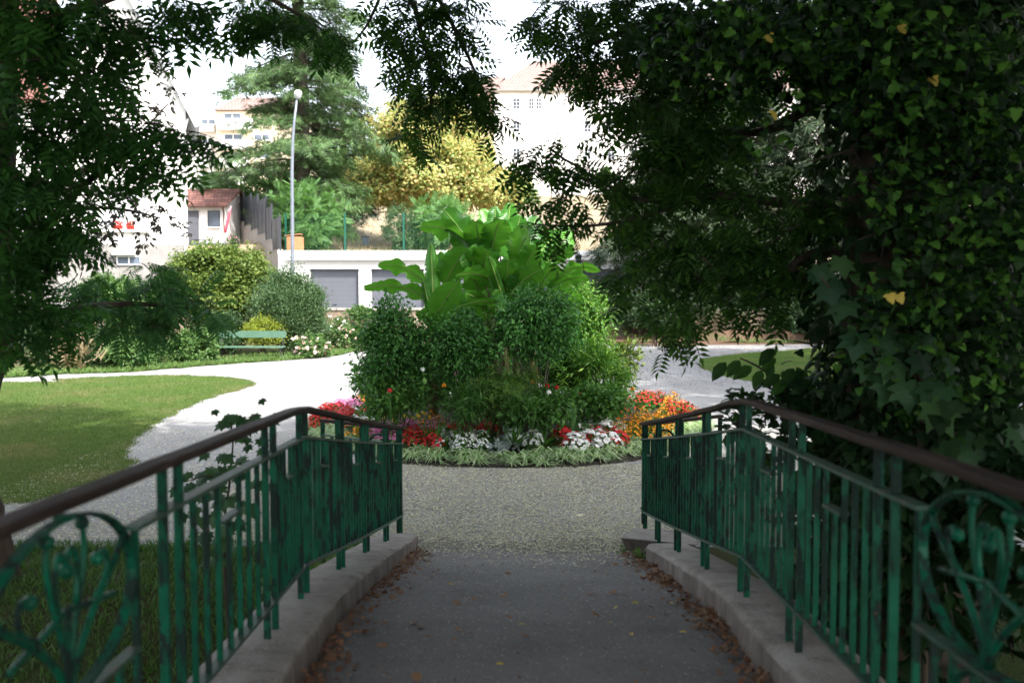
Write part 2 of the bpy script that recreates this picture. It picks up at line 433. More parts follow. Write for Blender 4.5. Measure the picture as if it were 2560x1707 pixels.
M['anthracite'] = mat("anthracite_metal", (.026,.03,.038), (.02,.024,.032), 2, .5)
M['iron'] = mat("black_iron", (.015,.015,.017), (.025,.025,.025), 6, .5)
M['galv'] = mat("galvanised_steel", (.21,.23,.27), (.17,.19,.22), 3, .45, metal=.4)
M['lampglass'] = mat("lamp_glass", (.4,.41,.41), (.34,.35,.35), 3, .3)
M['fascia'] = mat("pale_fascia", (.5,.52,.55), (.45,.47,.5), 1, .7)
M['glass'] = mat("window_glass", (.09,.11,.14), (.06,.075,.1), .5, .12, spec=.8)
M['glass_pale'] = mat("pale_glass", (.13,.155,.2), (.1,.125,.16), .5, .4, spec=.15)  # sky reflection put into the colour as pale blue-grey
M['glass_far'] = mat("far_glass", (.05,.06,.08), (.04,.05,.065), .5, .5, spec=.1)
M['shutter'] = mat("white_shutter", (.62,.62,.64), (.56,.56,.58), 1, .7)
M['bench_green'] = mat("bench_green", (.095,.175,.125), (.075,.15,.1), 5, .55)
M['fence_green'] = mat("fence_green", (.004,.07,.045), (.004,.055,.035), 4, .5)
M['compost'] = mat("new_wood", (.36,.18,.085), (.3,.14,.065), 5, .8)
M['rubble'] = None
def tile_mat(name, c1, c2, sx=3.2, sy=3.):
    m, t, p, o = nodes(name)
    p.inputs["Roughness"].default_value = .85
    tc = t.nodes.new("ShaderNodeTexCoord"); mp = t.nodes.new("ShaderNodeMapping")
    mp.inputs["Rotation"].default_value = (R(90), 0, 0); mp.inputs["Scale"].default_value = (1, 1, 1)
    t.links.new(tc.outputs["Object"], mp.inputs[0])
    b = t.nodes.new("ShaderNodeTexBrick"); b.inputs["Scale"].default_value = sx
    b.inputs["Color1"].default_value = (*c1, 1); b.inputs["Color2"].default_value = (*c2, 1)
    b.inputs["Mortar"].default_value = (*[v*.35 for v in c2], 1); b.inputs["Mortar Size"].default_value = .05
    b.inputs["Brick Width"].default_value = .75; b.inputs["Row Height"].default_value = .6
    t.links.new(mp.outputs[0], b.inputs["Vector"]); t.links.new(b.outputs[0], p.inputs["Base Color"])
    bump(t, p, b.outputs["Fac"], -.6, .05)
    return m
M['tile'] = tile_mat("roof_tile", (.23,.1,.075), (.17,.07,.055))
M['tile_pale'] = tile_mat("pale_roof_tile", (.27,.18,.155), (.23,.15,.13), 1.5)
M['stonewall'] = tile_mat("rubble_stone", (.3,.22,.15), (.2,.15,.11), 2.2)
M['gabion'] = mat("gabion_stone", (.3,.31,.35), (.08,.085,.1), 5, .95, .8, 8)
def banana_mat():
    m, t, p, o = nodes("banana_leaf")
    tc = t.nodes.new("ShaderNodeTexCoord")
    at = t.nodes.new("ShaderNodeAttribute"); at.attribute_name = "leafuv"
    sp = t.nodes.new("ShaderNodeSeparateXYZ"); t.links.new(at.outputs["Vector"], sp.inputs[0])
    wv = t.nodes.new("ShaderNodeMath"); wv.operation = 'MULTIPLY'; wv.inputs[1].default_value = 190
    t.links.new(sp.outputs[1], wv.inputs[0])
    sn = t.nodes.new("ShaderNodeMath"); sn.operation = 'SINE'; t.links.new(wv.outputs[0], sn.inputs[0])
    n = noise(t, 3, 3)
    base = ramp(t, [(.036,.15,.018),(.062,.225,.027),(.095,.3,.04)], n, [.3,.5,.7])
    ab = t.nodes.new("ShaderNodeMath"); ab.operation = 'ABSOLUTE'; t.links.new(sp.outputs[0], ab.inputs[0])
    rib = ramp(t, [(1,1,1),(0,0,0)], ab.outputs[0], [.03,.07])
    c = mixc(t, rib, base, (.2,.33,.08))
    oi = t.nodes.new("ShaderNodeObjectInfo"); vr = ramp(t, [(.5,.56,.62),(.9,.92,.9),(1.3,1.2,.85)], oi.outputs["Random"])
    mu = t.nodes.new("ShaderNodeMix"); mu.data_type = 'RGBA'; mu.blend_type = 'MULTIPLY'; mu.inputs[0].default_value = 1
    t.links.new(c, mu.inputs[6]); t.links.new(vr, mu.inputs[7]); c = mu.outputs[2]
    ew = t.nodes.new("ShaderNodeMath"); ew.operation = 'MULTIPLY_ADD'; sc_ = t.nodes.new("ShaderNodeMath"); sc_.operation = 'MULTIPLY'; sc_.inputs[1].default_value = .86; t.links.new(ab.outputs[0], sc_.inputs[0]); ew.inputs[1].default_value = .22; t.links.new(noise(t, 9, 4), ew.inputs[0]); t.links.new(sc_.outputs[0], ew.inputs[2])
    c = mixc(t, ramp(t, [(0,0,0),(1,1,1)], ew.outputs[0], [.97, .995]), c, (.2,.13,.05))
    t.links.new(c, p.inputs["Base Color"]); p.inputs["Roughness"].default_value = .3
    bump(t, p, sn.outputs[0], .22, .006)
    tl = t.nodes.new("ShaderNodeBsdfTranslucent"); 
    c2 = mixc(t, rib, (.12,.36,.025), (.12,.24,.035)); t.links.new(c2, tl.inputs[0])
    x = t.nodes.new("ShaderNodeMixShader"); x.inputs[0].default_value = .27
    t.links.new(p.outputs[0], x.inputs[1]); t.links.new(tl.outputs[0], x.inputs[2]); t.links.new(x.outputs[0], o.inputs[0])
    return m
M['banana'] = banana_mat()
M['midrib'] = mat("pale_midrib", (.24,.36,.1), (.18,.3,.08), 4, .5)
# ------------------------------------------------------------------ terrain
def sstep(a, b, x): 
    t = np.clip((x-a)/(b-a), 0, 1); return t*t*(3-2*t)
def terrain(x, y):
    x, y = np.asarray(x, float), np.asarray(y, float)
    z = -1.9*sstep(8.6, 3.6, y)*sstep(-9, -4, y)                      # stream bed under the footbridge
    z = z + .5*sstep(43.5, 46, y)                                     # street level
    left = sstep(-11.5, -13.5, x)
    z = z + left*4.4*sstep(55, 59.5, y)
    z = z + (1-left)*3.55*sstep(55.5, 57.5, y)
    z = z + 10.6*sstep(0, 1, np.clip((y-57.5)/85, 0, 1))*(1-.15*left)
    z = z + .04*np.clip(y-142, 0, 2000)
    z = z + .12*np.sin(x*.31+y*.17)*sstep(58, 75, y)
    return z
def grid(name, xs, ys, zf, m, k='structure'):
    X, Y = np.meshgrid(xs, ys); nx, ny = len(xs), len(ys)
    V = np.stack([X, Y, zf(X, Y)], -1).reshape(-1, 3)
    i = (np.arange(ny-1)[:, None]*nx + np.arange(nx-1)[None]).reshape(-1)
    b = B(); b.add(V, np.stack([i, i+1, i+nx+1, i+nx], -1))
    return kind(b.build(name, m, smooth=True), k)
ys = np.concatenate([np.linspace(-40, -10, 7), np.linspace(-9, 10, 39), np.linspace(11, 42, 20), np.linspace(43, 62, 39), np.linspace(64, 150, 36), np.linspace(165, 1500, 22)])
xs = np.concatenate([np.linspace(-900, -90, 12), np.linspace(-80, -16, 20), np.linspace(-15, 12, 55), np.linspace(14, 80, 20), np.linspace(90, 900, 12)])
g = grid("ground", xs, ys, terrain, [M['earth'], M['meadow']])
me = g.data
cy = np.zeros(len(me.polygons)*3); me.polygons.foreach_get("center", cy); cy = cy.reshape(-1, 3)
me.polygons.foreach_set("material_index", ((cy[:, 1] > 56)).astype(int))
grid("stream_water", np.linspace(-30, 30, 3), np.linspace(-5.5, 5.2, 3), lambda x, y: x*0-1.55, M['water'])
# far wooded hill
hb = B()
a = np.linspace(-700, 300, 60)
for i in range(1):
    P = []
    top = 120 + 55*np.exp(-((a+215)/120)**2) + 14*np.sin(a*.021) + 7*np.sin(a*.07)
    rows = [(1250, 0*a+10), (1320, top*.6), (1400, top), (1560, 0*a+10)]
    V = np.array([[(x, yy, z) for x, z in zip(a, zz)] for yy, zz in rows]).reshape(-1, 3)
    n = len(a); ii = (np.arange(3)[:, None]*n+np.arange(n-1)[None]).reshape(-1)
    hb.add(V, np.stack([ii, ii+1, ii+n+1, ii+n], -1))
kind(hb.build("hill", M['far'], smooth=True), 'structure')

def poly(name, pts, z, m, k='structure', th=0.):
    tri = geometry.tessellate_polygon([[Vector((p[0], p[1], 0)) for p in pts]])
    b = B(); b.add([(p[0], p[1], z) for p in pts], [tuple(t) for t in tri])
    o = b.build(name, m)
    me = o.data
    if len(me.polygons) and me.polygons[0].normal.z < 0: me.flip_normals()
    return kind(o, k)
def smoothpts(P, sub=6):
    P = np.asarray(P, float); n = len(P); out = []
    for i in range(n):
        p0, p1, p2, p3 = P[i-1], P[i], P[(i+1) % n], P[(i+2) % n]
        for t in np.linspace(0, 1, sub, endpoint=False):
            out.append(.5*((2*p1)+(-p0+p2)*t+(2*p0-5*p1+4*p2-p3)*t*t+(-p0+3*p1-3*p2+p3)*t**3))
    return np.array(out)
def wob(P, a=.05):
    P = np.array(P, float); r = np.random.default_rng(len(P)); P[:, :2] += r.normal(size=(len(P), 2))*a; return P
grid("gravel_path", np.linspace(-45, 40, 60), np.linspace(9.75, 43.4, 30), lambda x, y: terrain(x, y)+.006, M['gravel'])
L1 = [G(*p) for p in [(8,956),(150,949),(306,942),(459,940),(574,946),(630,957),(612,971),(528,994),(440,1032),(375,1067),(325,1105),(302,1140),(322,1166),(250,1200),(155,1228),(0,1263)]]
L1 = [(-30, 27.5, 0)] + L1[0:] + [(-9, 11.2, 0), (-30, 8.8+5, 0)]
L1s = wob(smoothpts(L1, 8), .04)
poly("lawn", L1s, .013, M['lawn'])
L2 = [G(*p) for p in [(1752,902),(1790,893),(1874,883),(2000,875),(2157,868)]] + [(30, 41, 0), (30, 22, 0)] + [G(*p) for p in [(2400,985),(2153,965),(2020,962),(1905,956),(1830,945),(1775,929)]]
L2s = wob(smoothpts(L2, 6), .05)
poly("right_lawn", L2s, .013, M['lawn'])
V1 = [G(*p) for p in [(-300,955),(15,946),(160,936),(344,929),(440,921),(536,913),(625,907),(708,902),(790,895),(842,890),(900,875)]]
V1 = wob(np.repeat(np.array(V1), 1, 0), .03)
V1 = [(-45, V1[0][1]-1, 0)] + list(V1) + [(-4, 40, 0), (0, 43.3, 0), (0, 45.2, 0), (-45, 45.2, 0)]
def drape(name, pts, m, dz, y1):
    # front edge follows pts, back edge at y1; draped on the terrain
    P = np.array(pts); n = len(P); rows = 14
    V = []
    for r in range(rows):
        t = r/(rows-1)
        for p in P:
            y = p[1]+(y1-p[1])*t; V.append((p[0]*(1+(y-p[1])/p[1]*.6), y, float(terrain(p[0], y))+dz*(1 if r else .3)))
    i = (np.arange(rows-1)[:, None]*n+np.arange(n-1)[None]).reshape(-1)
    b = B(); b.add(V, np.stack([i, i+1, i+n+1, i+n], -1)); return kind(b.build(name, m, smooth=True), 'structure')
front = [(-42, 25, 0)] + [G(*p) for p in [(-300,955),(15,946),(160,936),(344,929),(440,921),(536,913),(625,907),(708,902),(790,895),(842,890),(900,875),(960,868),(1100,864),(1280,861),(1500,862),(1698,864),(1850,862),(2157,860),(2500,858)]]
front = np.array(front)
ff = np.concatenate([np.linspace(front[i], front[i+1], 5, endpoint=False) for i in range(len(front)-1)])
ff[:, 1] += rng.normal(size=len(ff))*.12
leftpart = ff[ff[:, 0] < -4.0]; rightpart = ff[ff[:, 0] >= -4.6]
drape("verge", leftpart, M['verge'], .03, 45.2)
drape("earth_bank", rightpart, M['bank'], .03, 45.2)
drape("street", np.array([(x, 46.5, 0) for x in np.linspace(-60, 40, 30)]), M['street'], .02, 51.9)
# right bank rises behind the path
bx = np.linspace(2, 40, 30)
grid("bank_slope", bx, np.linspace(43.2, 50, 10), lambda x, y: terrain(x, 43.2)+.04+1.5*sstep(43.2, 49, y)+.06*np.sin(x*2.1)+.05*np.sin(x*5+y*3), M['bank'])

# grass that blurs the lawn (one mass of blades)
def inside(P, poly):
    x, y = P[:, 0], P[:, 1]; q = np.asarray(poly)[:, :2]; c = np.zeros(len(P), bool); j = len(q)-1
    for i in range(len(q)):
        k = ((q[i, 1] > y) != (q[j, 1] > y)) & (x < (q[j, 0]-q[i, 0])*(y-q[i, 1])/(q[j, 1]-q[i, 1]+1e-12)+q[i, 0])
        c ^= k; j = i
    return c
T_BLADE = (np.array([(-.09,0,0),(.09,0,0),(.05,.55,.05),(-.05,.55,.05),(0,1,.22)], float), A([(0,1,2,3)], [(3,2,4)]))
def blades(P, size, b, m=0, lean=.55, mi=None):
    n = len(P); D = np.stack([rng.normal(size=n)*lean, rng.normal(size=n)*lean, np.ones(n)], 1)
    N = np.stack([rng.normal(size=n), rng.normal(size=n), np.zeros(n)+.05], 1)
    b.leaves(T_BLADE, P, D, N, size*(.6+.8*rng.random(n)), m)
def scatter(polyg, n, z):
    q = np.asarray(polyg); lo, hi = q[:, :2].min(0), q[:, :2].max(0)
    out = []; tot = 0
    while tot < n:
        p = lo+(hi-lo)*rng.random((n*2, 2))
        # favour what stands near the camera
        p = p[rng.random(len(p)) < np.clip(14/p[:, 1], 0, 1)**2]
        p = p[np.abs(p[:, 0]) < p[:, 1]*.56+1]
        p = p[inside(p, q)]; out.append(p); tot += len(p)
        if len(out) > 30: break
    p = np.concatenate(out)[:n]
    return np.column_stack([p, np.full(len(p), z)])
def rim(P, n, a=.05):
    P = np.asarray(P)[:, :2]; i = rng.integers(0, len(P)-1, n); q = P[i]+(P[i+1]-P[i])*rng.random(n)[:, None]+rng.normal(size=(n, 2))*a
    q = q[(q[:, 1] < 45) & (np.abs(q[:, 0]) < q[:, 1]*.6)]; return np.column_stack([q, np.full(len(q), .01)])
b = B(); blades(scatter(L1s, 100000, .012), .045, b); blades(rim(L1s, 9000), .05, b, lean=.9)
kind(b.build("lawn_grass", M['grass']), 'stuff')
b = B(); blades(scatter(L2s, 20000, .012), .05, b); blades(rim(L2s, 4000, .07), .05, b, lean=.9)
kind(b.build("right_lawn_grass", M['grass']), 'stuff')
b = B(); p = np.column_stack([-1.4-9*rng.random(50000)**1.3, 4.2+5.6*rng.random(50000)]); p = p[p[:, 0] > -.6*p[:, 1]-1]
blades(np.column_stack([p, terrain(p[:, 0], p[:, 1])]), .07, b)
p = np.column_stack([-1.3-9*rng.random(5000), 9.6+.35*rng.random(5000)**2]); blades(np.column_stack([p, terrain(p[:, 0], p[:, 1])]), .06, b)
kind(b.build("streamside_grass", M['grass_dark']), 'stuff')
# weedy grass of the far verge
pts = []
for i in range(len(leftpart)-1):
    n = 260; t = rng.random(n); q = leftpart[i]+(leftpart[i+1]-leftpart[i])*t[:, None]
    q[:, 1] += .02+3.5*rng.random(n)**2.2; pts.append(q)
p = np.concatenate(pts); p = p[p[:, 0] > -.6*p[:, 1]]
b = B(); blades(np.column_stack([p[:, :2], terrain(p[:, 0], p[:, 1])+.02]), .16, b, lean=.9)
kind(b.build("verge_weeds", M['weed']), 'stuff')
p = np.column_stack([3+22*rng.random(9000), 42.9+6*rng.random(9000)**1.6])
keep = (np.sin(p[:, 0]*1.3)+np.sin(p[:, 1]*2.2+p[:, 0]*.6) > .3); p = p[keep]
b = B(); blades(np.column_stack([p, terrain(p[:, 0], 43.2)+.05+1.5*sstep(43.2, 49, p[:, 1])]), .16, b, lean=.9)
kind(b.build("bank_grass", M['weed']), 'stuff')

# ------------------------------------------------------------------ footbridge: deck, kerbs
KY = np.array([-6,-3,0,3,4.05,5.35,6.25,7.57,8.8,9.9,10.4]); KZ = np.array([1.0,1.1,1.12,1.05,.993,.915,.77,.545,.31,.105,.06])
def ktop(y): return np.interp(y, KY, KZ)
def deckz(y):
    y = np.asarray(y, float); z = np.interp(y, KY, KZ)-.165
    return np.maximum(z, .012*np.ones_like(z)) - np.where(y > 9.9, (y-9.9)*.02, 0)
dy = np.linspace(-5, 10.15, 120); dx = np.linspace(-1.0, 1.22, 24)
X, Y = np.meshgrid(dx, dy)
Z = deckz(Y)+.006*np.sin(X*3+Y*1.7)+.004*np.sin(Y*4.1-X)
V = np.stack([X, Y+np.where(Y > 10.0, .12*np.sin(X*5)+.05*np.sin(X*17), 0), Z], -1).reshape(-1, 3); nx = len(dx)
i = (np.arange(len(dy)-1)[:, None]*nx+np.arange(nx-1)[None]).reshape(-1)
b = B(); b.add(V, np.stack([i, i+1, i+nx+1, i+nx], -1))
b.add([(x, y, float(deckz(y))-.32) for y in dy[:100] for x in (-1.35, 1.5)], np.array([(2*k, 2*k+2, 2*k+3, 2*k+1) for k in range(99)]))
kind(b.build("bridge_deck", M['asphalt'], smooth=True), 'structure')

def kerb(name, x_in, x_out, y0, y1, label, zoff=0.):
    ys = np.arange(y0, y1+.001, .11); n = len(ys); r = np.random.default_rng(int(abs(x_in)*1000))
    ji = np.convolve(r.normal(size=n+6)*.012, np.ones(7)/5, 'same')[:n]; jz = np.convolve(r.normal(size=n+6)*.006, np.ones(7)/5, 'same')[:n]
    s = 1 if x_out > x_in else -1; wd = abs(x_out-x_in)
    prof = []
    zt = np.array([ktop(y) for y in ys])+zoff
    P = []; V = []
    # profile per section with worn arris
    shp = [(0, -.4), (-.004, -.16), (.0, -.03), (.018, -.004), (.05, .003), (wd*.5, .006), (wd-.04, 0), (wd, -.03), (wd, -.4)]
    for k in range(n):
        V.append([(x_in+s*(a+(ji[k] if a < .06 else 0)), ys[k], zt[k]+c+jz[k]*(1 if c > -.1 else 0)-((.006*abs(r.normal())+(.02 if r.random() < .07 else 0)) if c in (-.004,) else 0)) for a, c in shp])
    V = np.array(V); m = len(shp)
    b = B(); i = (np.arange(n-1)[:, None]*m+np.arange(m-1)[None]).reshape(-1)
    F = np.stack([i, i+m, i+m+1, i+1], -1)
    if s < 0: F = F[:, ::-1]
    b.add(V.reshape(-1, 3), F)
    e0 = list(range(m)); e1 = list(range((n-1)*m, n*m))
    b.F.append(np.array([e0])); b.M.append(np.array([0])); b.F.append(np.array([e1[::-1]])); b.M.append(np.array([0]))
    o = b.build(name, M['concrete'], smooth=True)
    o.data.set_sharp_from_angle(angle=R(38))
    return tag(o, label, "kerb")
kerb("bridge_kerb", -.95, -1.36, -5, 9.95, "worn concrete kerb carrying the left-hand railing of the footbridge")
kerb("bridge_kerb", 1.17, 1.56, -5, 8.55, "worn concrete kerb carrying the right-hand railing of the footbridge")
b = B()
c = np.array((1.40, 9.35, .17)); a1 = np.array((.33,-.04,-.02)); a2 = np.array((.1,.55,-.085)); a3 = np.array((.01,.01,.055))
top = [c-a1-a2+a3, c+a1-a2+a3, c+a1*.9+a2+a3, c-a1*.8+a2*.9+a3]; bot = [p-(0,0,.13) for p in top]
bot[0] = bot[0]+(.06,.05,0); bot[3] = bot[3]+(.05,-.04,.02)
b.hexa(bot, top)
tag(b.build("broken_slab", M['concrete']), "broken tilted concrete slab at the end of the right kerb", "slab")

# ------------------------------------------------------------------ railings
def railing(side, label):
    s = -1 if side < 0 else 1
    if s < 0:
        xk, yk, zk, xe, ye, ze = -1.137, 5.35, 1.953, -1.123, 9.97, 1.17
    else:
        xk, yk, zk, xe, ye, ze = 1.275, 5.40, 1.99, 1.325, 9.97, 1.215
    t = thing("bridge_railing", label, "railing", (xk, yk, .0))
    def top(y):                                          # run of the handrail's upper face
        if y >= yk:
            f = (y-yk)/(ye-yk); return np.array((xk+(xe-xk)*f, y, zk+(ze-zk)*f+.012*math.sin(math.pi*f)*(-1)))
        if y > .6: return np.array((xk, y, zk+.042*(yk-y)))
        return np.array((xk, y, zk+.042*(yk-.6)))
    def mid(y): return top(y)-(0, 0, .165)
    def low(y): 
        d = .87+.03*np.clip((y-yk)/(ye-yk), 0, 1)
        return top(y)-(0, 0, d)
    y0 = -2.6
    # handrail: rounded timber-brown section
    yy = np.concatenate([np.linspace(y0, yk-.25, 24), np.linspace(yk-.2, yk+.2, 7), np.linspace(yk+.3, ye+.03, 20)])
    P = np.array([top(v) for v in yy])
    for k, v in enumerate(yy):                            # soften the knee
        if abs(v-yk) < .25: P[k, 2] -= .01*(1-abs(v-yk)/.25)
    P[:, 2] += rng.normal(size=len(P))*.0015
    pr = [(-.034,-.017),(-.036,-.012),(-.036,.006),(-.031,.012),(-.012,.015),(.012,.015),(.031,.012),(.036,.006),(.036,-.012),(.034,-.017)]
    b = B(); b.sweep(P-(0, 0, .004), pr[::-1]); hr = b.build("handrail", M['handrail'], t, smooth=True); hr.data.set_sharp_from_angle(angle=R(40))
    def flat(name, fn, w_, h_, m, ya, yb):
        yy = np.concatenate([np.linspace(ya, yk, 14), np.linspace(yk+.1, yb, 14)]) if ya < yk < yb else np.linspace(ya, yb, 8)
        b = B(); b.sweep(np.array([fn(v) for v in yy]), [(-w_/2,-h_/2),(-w_/2,h_/2),(w_/2,h_/2),(w_/2,-h_/2)]); return b.build(name, m, t)
    # pairs of posts
    near = [4.62, 3.28] if s < 0 else [4.42, 3.35]
    far = [6.5, 7.62, 8.8] if s < 0 else [6.55, 7.72, 8.85]
    pairs = [yk] + near + far
    ring_c = (2.50 if s < 0 else 2.62)
    ring_edges = (ring_c-.46, ring_c+.46)
    pairs2 = [ring_edges[0]-.35, ring_edges[0]-1.6, ring_edges[0]-2.9]
    flat("bottom_rail", low, .045, .014, M['rail_top'], y0, ye)
    flat("middle_rail", mid, .05, .014, M['rail_top'], ring_edges[1]-.03, ye)
    flat("middle_rail", mid, .05, .014, M['rail_top'], y0, ring_edges[0]+.03)
    def post(y, x_off=0):
        a = top(y); zb = float(ktop(y))-.02 if y < 9.0 else float(ktop(y))-.02
        if s > 0 and y > 8.6: zb = .2
        b = B(); b.box(a[0]-.0155, a[0]+.0155, y-.0085, y+.0085, zb, a[2]-.025)
        return b.build("post", M['paint'], t)
    dbl = .078
    for y in pairs+pairs2:
        post(y-dbl); post(y+dbl)
    post(ye-.015); 
    post(ye-.075)
    def baluster(y, za, zb):
        a = top(y); b = B(); b.box(a[0]-.0112, a[0]+.0112, y-.006, y+.006, za, zb); return b.build("baluster", M['paint'], t)
    stops = sorted(pairs)+[ye+.0]
    def fill(ya, yb):
        n = 7; st = (yb-ya)/(n+1)
        for k in range(1, n+1):
            y = ya+st*k
            if k == 4:
                z4 = mid(y)[2]-.16
                baluster(y, low(y)[2]+.008, z4-.008)
                b = B(); p, q = mid(y-st+.008)-(0,0,.16), mid(y+st-.008)-(0,0,.16)
                b.sweep(np.array([p, q]), [(-.02,-.007),(-.02,.007),(.02,.007),(.02,-.007)])
                b.build("crossbar", M['rail_top'], t)
            else: baluster(y, low(y)[2]+.008, mid(y)[2]-.008)
    for a, c in zip(stops[:-1], stops[1:]): fill(a+dbl, c-dbl)
    fill(pairs2[0]-1.25+dbl, pairs2[0]-dbl)
    # ring panel with stylised flower
    yc = ring_c; zc = (mid(yc)[2]-.12); ry, rz = .43, .235; x = xk
    an = np.linspace(0, 2*math.pi, 41)
    b = B()
    def strip(Pts, w_=.03, th=.01):
        Pts = np.asarray(Pts, float); T = norm(np.gradient(Pts, axis=0)); Nn = np.stack([0*T[:, 0], -T[:, 2], T[:, 1]], 1)
        V = []
        for p, n_ in zip(Pts, Nn):
            V += [p+(-w_/2,0,0)-n_*th/2, p+(w_/2,0,0)-n_*th/2, p+(w_/2,0,0)+n_*th/2, p+(-w_/2,0,0)+n_*th/2]
        k = len(Pts); o = np.arange(k-1)[:, None]*4; j = np.arange(4)[None]; j2 = (j+1) % 4
        b.add(V, np.stack([o+j, o+j2, o+4+j2, o+4+j], -1).reshape(-1, 4))
    strip([(x, yc+ry*math.sin(a), zc+rz*math.cos(a)+.042*(-(ry*math.sin(a)))) for a in an])
    b.build("ring", M['paint'], t)
    b = B()
    def curve(pts, r=.0085):
        pts = np.array(pts, float); tt = np.linspace(0, 1, 16)
        # quadratic / cubic bezier
        n = len(pts)-1; P = sum(math.comb(n, i)*(tt**i*(1-tt)**(n-i))[:, None]*pts[i] for i in range(n+1))
        b.tube(np.column_stack([np.full(16, x), yc+P[:, 0], zc+P[:, 1]]), r, 6)
    for q in (-1, 1):
        curve([(0, -.235), (q*.1, -.02), (q*.33, .02), (q*.36, .1)], .011)
        curve([(0, -.235), (q*.02, .0), (q*.14, .06), (q*.1, .2)])
        curve([(q*.17, -.02), (q*.3, .02), (q*.26, .13), (q*.19, .08)])
        curve([(q*.05, .0), (q*.1, .16), (q*.0, .2), (q*.0, .08)])
        curve([(q*.3, -.05), (q*.1, -.02), (0, .0)], .010)
        curve([(0, -.26), (q*.16, -.26), (q*.26, -.4), (q*.3, -.62)], .012)
    curve([(0, -.62), (0, 0)], .01)
    for yy_, zz_ in ((.1,.2),(-.1,.2),(.19,.08),(-.19,.08),(.0,.1)):
        b.lathe((x, yc+yy_, zc+zz_), [(0,-.02),(.017,-.012),(.02,0),(.017,.012),(0,.02)], 8)
    b.build("flower_scroll", M['paint'], t, smooth=True)
    for y in ring_edges:
        baluster(y, low(y)[2]+.008, mid(y)[2]-.008)
    b = B(); p = top(yc); b.box(x-.02, x+.02, yc-.02, yc+.02, zc+rz-.005, p[2]-.04); b.build("ring_hanger", M['paint'], t)
    hb_ = lambda y: mid(y)-(0, 0, .37)
    b = B(); b.sweep(np.array([hb_(ring_edges[0]+.01), hb_(ring_edges[1]-.01)]), [(-.02,-.007),(-.02,.007),(.02,.007),(.02,-.007)]); b.build("crossbar", M['rail_top'], t)
    for k in range(1, 7):
        y = ring_edges[0]+(ring_edges[1]-ring_edges[0])*k/7
        baluster(y, low(y)[2]+.008, hb_(y)[2]-.008)
    # return wing at the foot of the bridge, turned outwards along the stream
    e = np.array((xe, ye+.08, 0)); dv = np.array((s*.82, .57, 0)); Lw = 1.15; zt = ze-.03
    b = B(); b.bar(e+(0,0,zt), e+dv*Lw+(0,0,zt), .06, .03); b.build("handrail", M['handrail'], t)
    for dz_, nm_ in ((.86, "bottom_rail"), (.16, "middle_rail")):
        b = B(); b.bar(e+(0,0,zt-dz_), e+dv*Lw+(0,0,zt-dz_), .04, .014); b.build(nm_, M['rail_top'], t)
    for f in (.04, .48, .98):
        p = e+dv*Lw*f; b = B(); b.box(p[0]-.022, p[0]+.022, p[1]-.012, p[1]+.012, -.05, zt-.02); b.build("post", M['paint'], t)
    for f in (.62, .74, .86):
        p = e+dv*Lw*f; b = B(); b.box(p[0]-.016, p[0]+.016, p[1]-.008, p[1]+.008, zt-.85, zt-.17); b.build("baluster", M['paint'], t)
    b = B(); an = np.linspace(0, 2*math.pi, 25)
    c = e+dv*Lw*.26+(0,0,zt-.25)
    b.tube([c+dv*.17*math.sin(a)+np.array((0,0,.17*math.cos(a))) for a in an], .013, 6, cap=False); b.build("ring", M['paint'], t)
    return t
railing(-1, "peeling green iron railing with brown handrail on the bridge's left kerb")
railing(1, "peeling green iron railing with brown handrail on the bridge's right kerb, beside the ivy")
# ------------------------------------------------------------------ round flower bed
BX, BY, RX, RY = -.05, 18.75, 3.75, 4.85
def br(x, y): return np.hypot((np.asarray(x)-BX)/RX, (np.asarray(y)-BY)/RY)
def mound(x, y):
    return .015+.26*np.clip(1-br(x, y)**2, 0, 1)
th = np.linspace(0, 2*math.pi, 73)[:-1]; rr = np.linspace(0, 1, 14)
V = [(BX, BY, float(mound(BX, BY)))]
for r in rr[1:]:
    for a in th:
        q = r*(1+(.012*math.sin(a*9)+.008*math.sin(a*23))*(r > .9)); x, y = BX+q*RX*math.cos(a), BY+q*RY*math.sin(a)
        V.append((x, y, float(mound(x, y))+.012*math.sin(x*9)*math.sin(y*11)+(.0 if r < 1 else .0)))
F3 = [(0, 1+i, 1+(i+1) % 72) for i in range(72)]
F4 = [(1+k*72+i, 1+(k+1)*72+i, 1+(k+1)*72+(i+1) % 72, 1+k*72+(i+1) % 72) for k in range(12) for i in range(72)]
b = B(); b.add(V, F3+F4); kind(b.build("bed_soil", M['soil'], smooth=True), 'structure')

def GM(px, py, h):                                       # where the sight line of a pixel meets the mound plus h
    z = h+.1
    for _ in range(6):
        p = G(px, py, z); z = float(mound(p[0], p[1]))+h
    return np.array((p[0], p[1], z-h))

def rdir(n, up=.3):
    a = rng.random(n)*2*math.pi; e = rng.normal(size=n)*.4+up
    return np.column_stack([np.cos(a)*np.cos(e), np.sin(a)*np.cos(e), np.sin(e)])
def dome(n, rx, rz, shell=.55):
    v = norm(rng.normal(size=(n, 3))); v[:, 2] = np.abs(v[:, 2]); r = (shell+(1-shell)*rng.random(n))[:, None]
    return v*r*np.array((rx, rx, rz)), v

